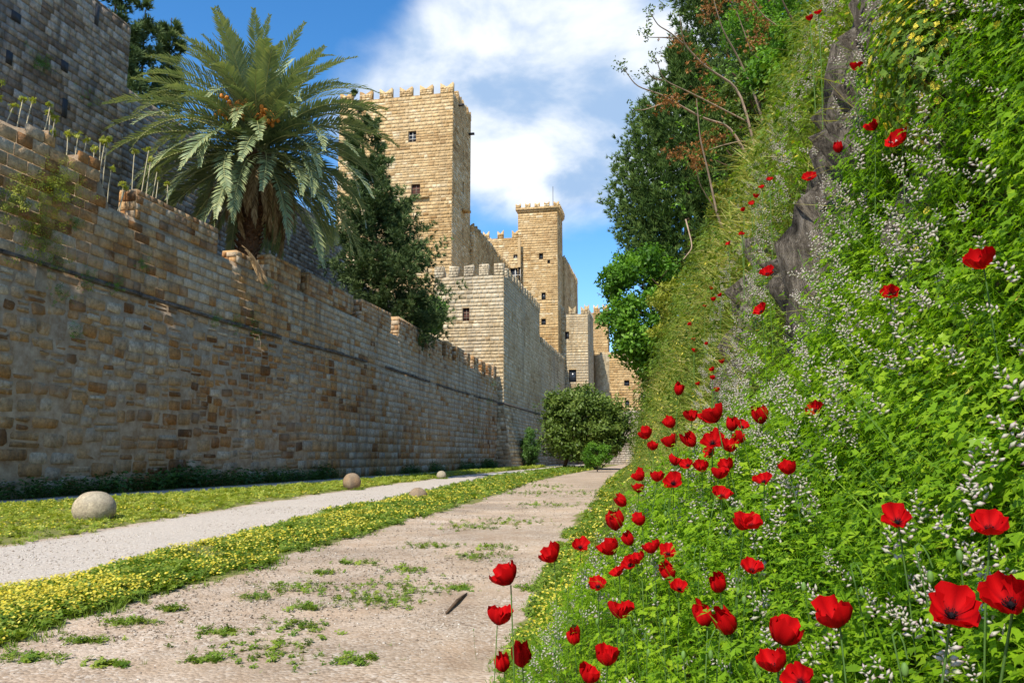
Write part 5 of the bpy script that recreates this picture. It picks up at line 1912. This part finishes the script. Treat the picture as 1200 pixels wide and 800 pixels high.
tag(wpart('ball_foot_grass', a, M['grass']), 'longer grass growing round the feet of the stone balls', 'grass', kind='stuff')

# pale slab and stick at the far end of the track
a = Acc()
g0 = on_ground(572, 557)
V = []
for i in range(9):
    for j in range(5):
        x, y_ = i / 8, j / 4
        V.append(g0 + np.array([-0.5 + x * 5.6, y_ * 6.0, 0.05 + 0.22 * math.sin(math.pi * x) * math.sin(math.pi * y_) * (0.7 + 0.5 * random.random())]))
a.add(V, [np.array([[i * 5 + j, (i + 1) * 5 + j, (i + 1) * 5 + j + 1, i * 5 + j + 1] for i in range(8) for j in range(4)])], 0.9)
tag(wpart('rubble_mound', a, M['pebble'], smooth=True), 'low pale mound of rubble at the far end of the pale track', 'mound')
a = Acc()
g0, g1 = on_ground(523, 720), on_ground(547, 697)
tube(a, [g0 + UP * 0.02, (g0 + g1) / 2 + UP * 0.035, g1 + UP * 0.02], [0.012, 0.02, 0.008], 6, cap=True)
tag(wpart('stick', a, M['bark']), 'thin dark stick lying on the main gravel track', 'stick')


# ------------------------------------------------------------------ trees
def spray(seed, n=11, ln=1.0, w=0.16, spread=0.75, up=0.8):
    """a tuft of scale-leaved twigs"""
    rg = random.Random(seed)
    a = Acc()
    for _ in range(n):
        d = np.array([rg.gauss(0, spread), rg.gauss(0, spread), up])
        d = d / np.linalg.norm(d) * ln * rg.uniform(0.55, 1.0)
        s = np.cross(d, np.array([rg.gauss(0, 1), rg.gauss(0, 1), rg.gauss(0, 1)]))
        s = s / np.linalg.norm(s) * w * rg.uniform(0.6, 1.2)
        r = rg.uniform(-0.15, 0.15)
        a.add([d * 0.15 - s * 0.9, d * 0.15 + s * 0.9, d], [np.array([[0, 1, 2]])], [r - 0.12, r - 0.12, r + 0.2])
    return a.proto()


SPR = [spray(400 + k) for k in range(5)]
SPN = [spray(410 + k, 9, 1.0, 0.10, 0.55, 1.1) for k in range(5)]


def trunk_part(parent, base, top, r0, mat=None, limbs=0, spread=1.0, seed=0):
    rg = random.Random(seed)
    a = Acc()
    t = np.linspace(0, 1, 9)
    pts = base + np.outer(t, top - base) + np.c_[0.08 * np.sin(t * 5 + seed), 0.08 * np.cos(t * 4 + seed), 0 * t] * r0 * 3
    tube(a, pts, r0 * (1 - 0.85 * t) + 0.01, 9, 0.5)
    for k in range(limbs):
        q = rg.uniform(0.3, 0.9)
        p = base + (top - base) * q
        az = rg.uniform(0, 6.28)
        e = p + np.array([math.cos(az), math.sin(az), rg.uniform(0.2, 0.9)]) * spread * rg.uniform(0.5, 1.0)
        tube(a, curve3(p, (p + e) / 2 - UP * 0.1 * spread, e, 5), np.linspace(r0 * 0.4 * (1 - q * 0.6), 0.015, 5), 6, 0.5)
    return wpart('trunk', a, mat or M['bark'], parent)


def conifer(name, label, base, H, radf, mat, n, sz, group=None, seed=0, rise=0.25, boughs=150, protos=SPR, lean=np.zeros(3), plume=0.20, curve_up=0.3, vary=0.3):
    """trunk with many plume-like boughs; their uneven tips make the outline"""
    rg = np.random.default_rng(seed)
    e = wempty(name, base, label, 'tree', group)
    trunk_part(e, base - UP * 0.3, base + UP * H * 0.93 + lean, 0.05 * radf(0.2) + 0.12, seed=seed)
    hh_ = np.linspace(0, 0.985, 100)
    wgt = np.cumsum([radf(q) ** 1.1 + 0.06 * radf(0.3) for q in hh_])
    t = np.interp(rg.random(boughs), wgt / wgt[-1], hh_)
    az = np.arange(boughs) * 2.39996 + rg.normal(0, 0.5, boughs)
    ln = np.array([radf(q) for q in t]) * (1 + vary * rg.normal(0, 1, boughs)).clip(0.45, 1.6)
    tone = rg.normal(0.0, 0.13, boughs)
    per = max(8, n // boughs)
    bi = np.repeat(np.arange(boughs), per)
    m_ = len(bi)
    q = 0.25 + 0.75 * rg.random(m_) ** 0.7
    dirs = np.c_[np.cos(az), np.sin(az), np.zeros(boughs)][bi]
    L_ = ln[bi]
    ax = base + lean * t[bi][:, None] + UP * (t[bi] * H)[:, None]
    P = ax + dirs * (q * L_)[:, None] + UP * (L_ * (rise * q + curve_up * q ** 2.2))[:, None]
    w = plume * (0.35 + L_) * (1.15 - 0.75 * q)
    off = rg.normal(0, 1, (m_, 3))
    P = P + off * w[:, None] * np.array([0.55, 0.55, 0.6])
    D = dirs * 0.9 + UP * (rise + 2 * curve_up * q)[:, None] + off * 0.45
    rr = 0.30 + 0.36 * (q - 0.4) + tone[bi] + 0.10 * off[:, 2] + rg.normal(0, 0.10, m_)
    a = Acc()
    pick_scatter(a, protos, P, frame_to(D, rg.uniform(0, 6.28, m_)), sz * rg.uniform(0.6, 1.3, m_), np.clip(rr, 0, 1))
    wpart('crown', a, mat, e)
    return e


def spindle(peak, R0, bottom=0.3, p=1.0):
    def f(t):
        if t < peak:
            return R0 * (bottom + (1 - bottom) * math.sin(t / peak * math.pi / 2))
        return R0 * max(0.0, 1 - ((t - peak) / (1 - peak))) ** p + 0.03 * R0
    return f


# conifer behind the moat wall
cb = LW(-30.5, 70, 11.1)
ctop = at_depth(418, 106, cb[1])
cbx = at_depth(449, 330, cb[1])
base = np.array([at_depth(464, 300, cb[1])[0], cb[1], 11.1])
conifer('leaning_conifer', 'large dark shaggy conifer between the palm tree and the tall keep', base, ctop[2] - 11.1, spindle(0.20, 4.7, 0.85, 0.85), M['cypress'], 14000, 0.60, None, 3, 0.10, 300, SPN, np.array([ctop[0] - base[0], 0, 0]), 0.17, 0.30, 0.22)
# broad leaved bush beside it on the wall top
# dark cypresses on the rampart
for i, (u, vt, y_, r_, seed) in enumerate(((172, -5, 66, 2.3, 11), (203, 4, 70, 1.5, 12), (140, -40, 62, 2.4, 13))):
    tp = at_depth(u, vt, y_)
    base = np.array([tp[0], y_, 22.1])
    conifer('rampart_cypress', ['ragged dark cypress rising behind the palm crown above the rampart', 'smaller dark cypress tip beside the palm crown', 'dark cypress directly behind the corner of the tall rampart'][i], base, tp[2] - 22.1,
            spindle(0.3, r_, 0.7, 0.5), M['cypress'], 3200, 0.66, None, seed, 0.15, 110, SPN, np.zeros(3), 0.30, 0.3, 0.22)


def base_on_bank(u, y_):
    x = at_depth(u, 400, y_)[0]
    s = x - 0.15 * y_
    return np.array([x, y_, float(bank_z(np.array(s), np.array(y_)))])


# cypresses on the bank
b1_ = base_on_bank(812, 42.0)
h1 = at_depth(800, 45, 42.0)[2] - b1_[2]
conifer('bank_cypress', 'broad dark cypress on the bank with sky beyond its sloping edge', b1_, h1, spindle(0.16, 4.3, 0.75, 0.85), M['cypress2'], 17500, 0.41, None, 21, 0.55, 800, SPN, np.zeros(3), 0.075, 0.5, 0.07)
b2_ = base_on_bank(868, 46.0)
h2 = at_depth(860, -220, 46.0)[2] - b2_[2]
conifer('bank_cypress', 'tallest columnar cypress on the bank behind the brown seed clusters', b2_, h2, spindle(0.35, 3.5, 0.8, 0.7), M['cypress2'], 14500, 0.46, None, 22, 0.6, 800, SPN, np.zeros(3), 0.075, 0.5, 0.07)
b3_ = base_on_bank(925, 40.0)
h3 = at_depth(930, -90, 40.0)[2] - b3_[2]
conifer('bank_cypress', 'dark cypress mostly hidden by the grassy bank top', b3_, h3, spindle(0.35, 3.0, 0.8, 0.7), M['cypress2'], 9000, 0.38, None, 23, 0.6, 400, SPN, np.zeros(3), 0.11, 0.6, 0.15)

LEAFQ = []
for k in range(4):
    rg = random.Random(500 + k)
    a = Acc()
    for q in range(7):
        p = np.array([rg.gauss(0, 0.5), rg.gauss(0, 0.5), rg.gauss(0, 0.5)])
        d = np.array([rg.gauss(0, 1), rg.gauss(0, 1), rg.gauss(0.1, 0.7)])
        leaflet(a, p, d, np.array([rg.gauss(0, 0.5), rg.gauss(0, 0.5), 1.0]), 1.0, 0.75, rg.uniform(-0.2, 0.2), False)
    LEAFQ.append(a.proto())


def broadleaf(name, label, base, center, radii, mat, nclump, per, leaf, cat='tree', seed=0, trunk=0.12, group=None, hollow=0.45):
    rg = np.random.default_rng(seed)
    e = wempty(name, base, label, cat, group)
    trunk_part(e, base - UP * 0.2, np.asarray(center) + UP * radii[2] * 0.4, trunk, limbs=9, spread=max(radii) * 0.8, seed=seed)
    q = rg.normal(0, 1, (nclump, 3))
    q /= np.linalg.norm(q, axis=1, keepdims=True)
    q *= (hollow + (1 - hollow) * rg.random((nclump, 1)) ** 0.5)
    a = Acc()
    cs = np.asarray(center) + q * np.asarray(radii)
    cr = rg.uniform(0.16, 0.34, nclump) * np.mean(radii)
    tone = rg.normal(0.5, 0.16, nclump)
    for c, r_, tn in zip(cs, cr, tone):
        d = rg.normal(0, 1, (per, 3))
        d /= np.linalg.norm(d, axis=1, keepdims=True)
        P = c + d * r_ * (rg.random((per, 1)) ** 0.4) * np.array([1.15, 1.15, 0.85])
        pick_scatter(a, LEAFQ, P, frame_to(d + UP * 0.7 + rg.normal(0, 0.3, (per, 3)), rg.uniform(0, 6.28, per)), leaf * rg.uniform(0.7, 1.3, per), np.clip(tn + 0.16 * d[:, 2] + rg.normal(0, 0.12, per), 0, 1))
    wpart('crown', a, mat, e)
    return e


bt = base_on_bank(786, 40.0)
broadleaf('green_tree', 'bright green leafy tree growing below the dark cypress at the bank edge', bt, at_depth(752, 358, 40), (1.75, 1.9, 3.6), M['broad'], 70, 34, 0.22, 'tree', 31, 0.14)
bt = base_on_bank(806, 30.0)
broadleaf('bank_bush', 'rounded yellow green bush on the bank below the cypress', bt, at_depth(797, 366, 30), (1.2, 1.4, 1.5), M['wildolive'], 40, 30, 0.11, 'bush', 32, 0.06)
bt = base_on_bank(780, 44.0)
broadleaf('bank_bush', 'dull green bush at the foot of the bright green tree', bt, at_depth(776, 430, 44), (1.3, 1.6, 1.3), M['olive'], 40, 30, 0.14, 'bush', 33, 0.06)
for i, (u, v, y_, r_) in enumerate(((905, 40, 15, 0.9), (872, 150, 17, 0.8), (925, 85, 11, 0.55), (890, 110, 13, 0.6))):
    bt = base_on_bank(u + 12, y_)
    broadleaf('crest_bush', ['tangled green bush at the highest crest of the bank', 'dark green bush behind the bare shrub branches', 'small green bush on the bank just below the crest', 'leafy bush where the bare branches start'][i], bt, at_depth(u, v, y_), (r_, r_, r_ * 1.15), M['olive'] if i % 2 else M['broad'], 36, 30, 0.07, 'bush', 50 + i, 0.03)
for i, (u, v, y_, r_) in enumerate(((838, 305, 17, 0.55), (862, 238, 14, 0.5), (815, 350, 22, 0.6))):
    bt = base_on_bank(u + 14, y_)
    broadleaf('bank_bush', ['small yellow green bush between the dotted poppies and the cypress', 'small yellow green bush under the bare branches', 'low yellow green bush beside the rounded bush'][i], bt, at_depth(u, v, y_), (r_, r_, r_ * 0.9), M['wildolive'] if i % 2 else M['herb'], 26, 22, 0.06, 'bush', 60 + i, 0.03)
# moat end tree and shrubs
tb = on_ground(652, 549.0)
tb = np.array([at_depth(660, 545, 92)[0], 92.0, 0.0])
broadleaf('moat_tree', 'wide dark green leafy tree in front of the bastion at the moat end', tb, at_depth(684, 497, 92), (5.2, 4.4, 4.1), M['olive'], 140, 28, 0.38, 'tree', 41, 0.22)
tb = np.array([at_depth(700, 545, 78)[0], 78.0, 0.0])
broadleaf('moat_shrub', 'small rounded shrub in front of the wide moat tree', tb, at_depth(700, 533, 78), (1.35, 1.2, 1.25), M['broad'], 36, 26, 0.16, 'bush', 42, 0.05)
tb = LW(Qa1 + 2.4, 112, 0)
broadleaf('bastion_shrub', 'dark shrub against the battered foot of the bastion', tb, tb + UP * 2.6, (1.2, 2.4, 2.6), M['shade_plant'], 40, 28, 0.22, 'bush', 43, 0.08)
tb = np.array([at_depth(512, 360, 92)[0], 92.0, 11.1])
broadleaf('terrace_shrub', 'sunlit green shrub peeping over the moat wall beside the conifer', tb, at_depth(503, 372, 92), (2.2, 1.6, 2.4), M['broad'], 40, 26, 0.28, 'bush', 44, 0.1)
tb = np.array([at_depth(682, 430, 160)[0], 160.0, 16.0])


# ------------------------------------------------------------------ palm
def frond_mesh(seed, Ln, e0, droop, dry=False, npair=46):
    rg = random.Random(seed)
    a = Acc()
    n = 24
    t = np.linspace(0, 1, n)
    el = e0 - droop * t ** 1.35
    dx = np.cos(el) * Ln / (n - 1)
    dz = np.sin(el) * Ln / (n - 1)
    side_b = rg.uniform(-0.10, 0.10)
    x = np.concatenate([[0], np.cumsum(dx[:-1])])
    z = np.concatenate([[0], np.cumsum(dz[:-1])])
    yv = side_b * Ln * t ** 2
    pts = np.c_[x, yv, z]
    tube(a, pts, 0.055 * (1 - 0.88 * t), 4, 0.95 if not dry else 0.6)
    T = np.gradient(pts, axis=0)
    T /= np.linalg.norm(T, axis=1, keepdims=True)
    for i in range(npair):
        q = 0.10 + 0.90 * i / (npair - 1)
        p = np.array([np.interp(q, t, pts[:, k]) for k in range(3)])
        d0 = np.array([np.interp(q, t, T[:, k]) for k in range(3)])
        sd = np.cross(UP, d0)
        sd /= max(np.linalg.norm(sd), 1e-6)
        nu = np.cross(d0, sd)
        ll = Ln * 0.125 * (0.35 + 0.65 * math.sin(math.pi * min(1, q * 0.92 + 0.12)) ** 0.6) * (1.0 if q < 0.9 else 0.75)
        for sg in (-1, 1):
            fwd = 0.75 + 0.5 * q + rg.uniform(-0.12, 0.12)
            d = d0 * fwd + sd * sg * (0.85 if not dry else 0.45) + nu * rg.uniform(0.15, 0.5) * (1 if not dry else 0.3)
            d /= np.linalg.norm(d)
            l2 = ll * rg.uniform(0.85, 1.12)
            w = 0.038 * Ln / 6 * rg.uniform(0.8, 1.2) * 1.15
            wv = np.cross(d, nu)
            wv /= max(np.linalg.norm(wv), 1e-6)
            m1 = p + d * l2 * 0.5
            e = p + d * l2 - UP * l2 * (0.10 if not dry else 0.5)
            r = (0.42 + 0.25 * q + rg.uniform(-0.16, 0.16)) if not dry else rg.uniform(0, 1)
            a.add([p - wv * w * 0.5, m1 - wv * w, e, m1 + wv * w, p + wv * w * 0.5], [np.array([[0, 1, 3, 4]]), np.array([[1, 2, 3]])], [r - 0.1, r, r + 0.12, r, r - 0.1])
    me = a.mesh('frond')
    me.materials.append(M['palm_dry'] if dry else M['palm'])
    return me


py = 47.0
pc = at_depth(303, 176, py)             # heart of the crown
pbase = np.array([at_depth(283, 268, py)[0], py, 11.1])
palm = wempty('palm_tree', pbase, 'large date palm with a drooping crown behind the moat wall', 'palm')
a = Acc()
t = np.linspace(0, 1, 26)
pts = pbase - UP * 0.3 + np.outer(t, pc - pbase + UP * 0.3) + np.c_[0.2 * np.sin(t * 3), 0 * t, 0 * t]
rad = 0.62 + 0.07 * np.sin(np.arange(26) * 2.2) + 0.30 * np.clip((t - 0.62) / 0.3, 0, 1) - 0.45 * np.clip((t - 0.93) / 0.07, 0, 1)
tube(a, pts, rad, 14, 0.5)
# cut leaf bases
for k in range(230):
    q = 0.1 + 0.86 * k / 230
    az = k * 2.39996
    p = np.array([np.interp(q, t, pts[:, j]) for j in range(3)])
    r_ = float(np.interp(q, t, rad))
    d = np.array([math.cos(az), math.sin(az), 0.9])
    d /= np.linalg.norm(d)
    o = np.array([math.cos(az), math.sin(az), 0])
    sd = np.array([-math.sin(az), math.cos(az), 0])
    box(a, p + o * (r_ - 0.06) - sd * 0.10, sd * 0.20, d * 0.34, np.cross(sd, d) * -0.10 + o * 0.05, random.random())
wpart('trunk', a, M['palm_bark'], palm)
FR = []
for i in range(13):
    e0 = R(84 - i * 11.5)
    FR.append([frond_mesh(600 + i * 3 + k, 8.4 - (1.0 if i < 2 else 0) - (0.9 if i > 9 else 0), e0, R((50, 62, 72, 80, 84, 86, 84, 78, 70, 60, 48, 36, 26)[i]) * (0.85 + 0.3 * k)) for k in range(2)])
COUNT = [12, 18, 19, 18, 17, 16, 15, 14, 13, 10, 7, 5, 3]
rf = random.Random(99)
po = pc - pbase
for i, cnt in enumerate(COUNT):
    for k in range(cnt):
        az = 6.2832 * (k + 0.5 * (i % 2) + rf.uniform(-0.25, 0.25)) / cnt + i * 0.7
        sc = rf.uniform(0.86, 1.08)
        lift = 0.5 - i * 0.10
        link('frond', FR[i][k % 2], None, palm, po + np.array([math.cos(az) * 0.3, math.sin(az) * 0.3, lift]), (rf.uniform(-0.22, 0.22), rf.uniform(-0.08, 0.08), az), (sc, sc, sc))
DRY = [frond_mesh(700 + k, 4.8, R(-30), R(62), True, 34) for k in range(3)]
for k in range(34):
    az = 6.2832 * k / 34 + rf.uniform(-0.15, 0.15)
    sc = rf.uniform(0.7, 1.15)
    o = link('dry_frond', DRY[k % 3], None, palm, po + np.array([math.cos(az) * 0.5, math.sin(az) * 0.5, -0.6 - 0.5 * (k % 3)]), (0, rf.uniform(0.05, 0.5), az), (sc, sc, sc))
for k, (u, v) in enumerate(((257, 121), (272, 121), (283, 123), (291, 121), (317, 134), (310, 130))):
    a = Acc()
    c = at_depth(u, v + 3, py - 2.3)
    for q in range(16):
        d = np.array([random.gauss(0, 0.4), random.gauss(-0.2, 0.3), random.gauss(-0.25, 0.3)])
        tube(a, curve3(pc + UP * 0.2, c + UP * 0.3, c + d * 0.9, 5), 0.03, 4)
        ellipsoid(a, c + d * 0.7, 0.14, 0.16, 6, 4)
    wpart('date_cluster', a, M['date'], palm)
# dead fronds lying over the wall beside the palm foot
b_, z_ = on_a(285, 285, WALL_A)
for k in range(4):
    link('fallen_frond', DRY[k % 3], None, palm, LW(WALL_A + 0.1, b_ + k * 0.35 - 0.3, 13.0 - k * 0.15) - pbase, (0.2 * k, 0.1, R(-10 - 24 * k)), (0.5, 0.5, 0.5))

# ------------------------------------------------------------------ bare shrubs with brown seed clusters on the bank
BR = [[(905, 265), (869, 105), (827, 79), (801, 52), (796, 15)], [(900, 230), (857, 148), (824, 139), (790, 120), (775, 111), (745, 101), (730, 79)], [(908, 190), (884, 109), (865, 67), (846, 34), (833, -12)],
      [(858, 285), (846, 266), (839, 247), (820, 217), (814, 187)], [(860, 290), (842, 259), (831, 206), (820, 161), (816, 112)], [(880, 145), (831, 120), (805, 107), (777, 94), (768, 66)],
      [(801, 52), (785, 38), (771, 30), (762, 15)], [(794, 45), (776, 44), (760, 44)], [(790, 118), (775, 122), (756, 129), (741, 129)], [(777, 94), (766, 92), (757, 84)], [(932, 30), (922, 12), (912, -10)], [(925, 40), (895, 20), (875, -8)],
      [(803, 255), (812, 290), (800, 305)], [(895, 170), (870, 165), (848, 170), (830, 176)], [(906, 120), (880, 60), (862, 10)]]
CLU = [(794, 50), (822, 72), (790, 115), (780, 122), (825, 108), (790, 178), (817, 193), (830, 15), (880, 5), (840, 125), (845, 160), (828, 170), (895, 30), (885, 48), (838, 8), (868, 3), (898, 98), (812, 180)]
TIP = [(728, 76), (741, 128), (756, 86), (758, 42), (762, 12), (774, 7), (768, 66), (795, 14), (757, 36)]
SH = [('bare_shrub', 'bare pale-stemmed shrub with brown seed clusters arching off the bank against the cypress', 12.5)]
rootp = base_on_bank(905, 12.5)
sh = wempty('bare_shrub', rootp, SH[0][1], 'shrub')
rr_ = random.Random(13)
for k, br in enumerate(BR):
    yy_ = 12.5 + rr_.uniform(-0.8, 0.8)
    pts = np.array([at_depth(u, v, yy_ - 0.25 * i) for i, (u, v) in enumerate(br)])
    tt = np.linspace(0, len(pts) - 1, 5 * len(pts))
    # smooth the polyline
    sp = np.array([np.interp(tt, np.arange(len(pts)), pts[:, j]) for j in range(3)]).T
    ker = np.array([1, 2, 3, 2, 1]) / 9
    sp2 = np.array([np.convolve(np.pad(sp[:, j], 2, 'edge'), ker, 'valid') for j in range(3)]).T
    a = Acc()
    tube(a, sp2, np.linspace(0.026 if k in (0, 1, 2, 4, 10) else 0.014, 0.006, len(sp2)), 5)
    wpart('branch', a, M['twig'], sh)
SEED = [spray(800 + k, 9, 1.0, 0.22, 1.0, 0.1) for k in range(3)]
for (u, v) in CLU:
    c = at_depth(u, v, 12.0 + rr_.uniform(-0.4, 0.4))
    a = Acc()
    n = 42
    P = c + RNG.normal(0, 1, (n, 3)) * np.array([0.105, 0.10, 0.085])
    pick_scatter(a, SEED, P, frame_to(RNG.normal(0, 1, (n, 3)), RNG.uniform(0, 6.28, n)), RNG.uniform(0.035, 0.065, n), RNG.random(n))
    wpart('seed_cluster', a, M['brown_seed'], sh, kind='stuff')
for (u, v) in TIP:
    c = at_depth(u, v, 11.6)
    a = Acc()
    n = 7
    P = c + RNG.normal(0, 1, (n, 3)) * 0.055
    pick_scatter(a, LEAFQ, P, frame_to(RNG.normal(0, 1, (n, 3)) + UP * 0.4, RNG.uniform(0, 6.28, n)), RNG.uniform(0.035, 0.06, n), RNG.uniform(0, 0.6, n))
    wpart('leaf_tuft', a, M['olive'], sh, kind='stuff')
# green sprays among the branches
a = Acc()
n = 260
uu, vv = RNG.uniform(800, 895, n), RNG.uniform(20, 250, n)
k = uu > 800 + (250 - vv) * 0.02
P = np.array([at_depth(u, v, 13.2) for u, v in zip(uu[k], vv[k])]) + RNG.normal(0, 0.5, (k.sum(), 3)) * np.array([0.3, 1, 0.3])
cl = fbm(P * 1.1, 2)
P = P[cl > 0.5]
pick_scatter(a, LEAFQ, P, upright(len(P), 0.5), RNG.uniform(0.05, 0.085, len(P)), np.clip(RNG.normal(0.55, 0.2, len(P)), 0, 1))
wpart('leaves', a, M['broad'], sh)
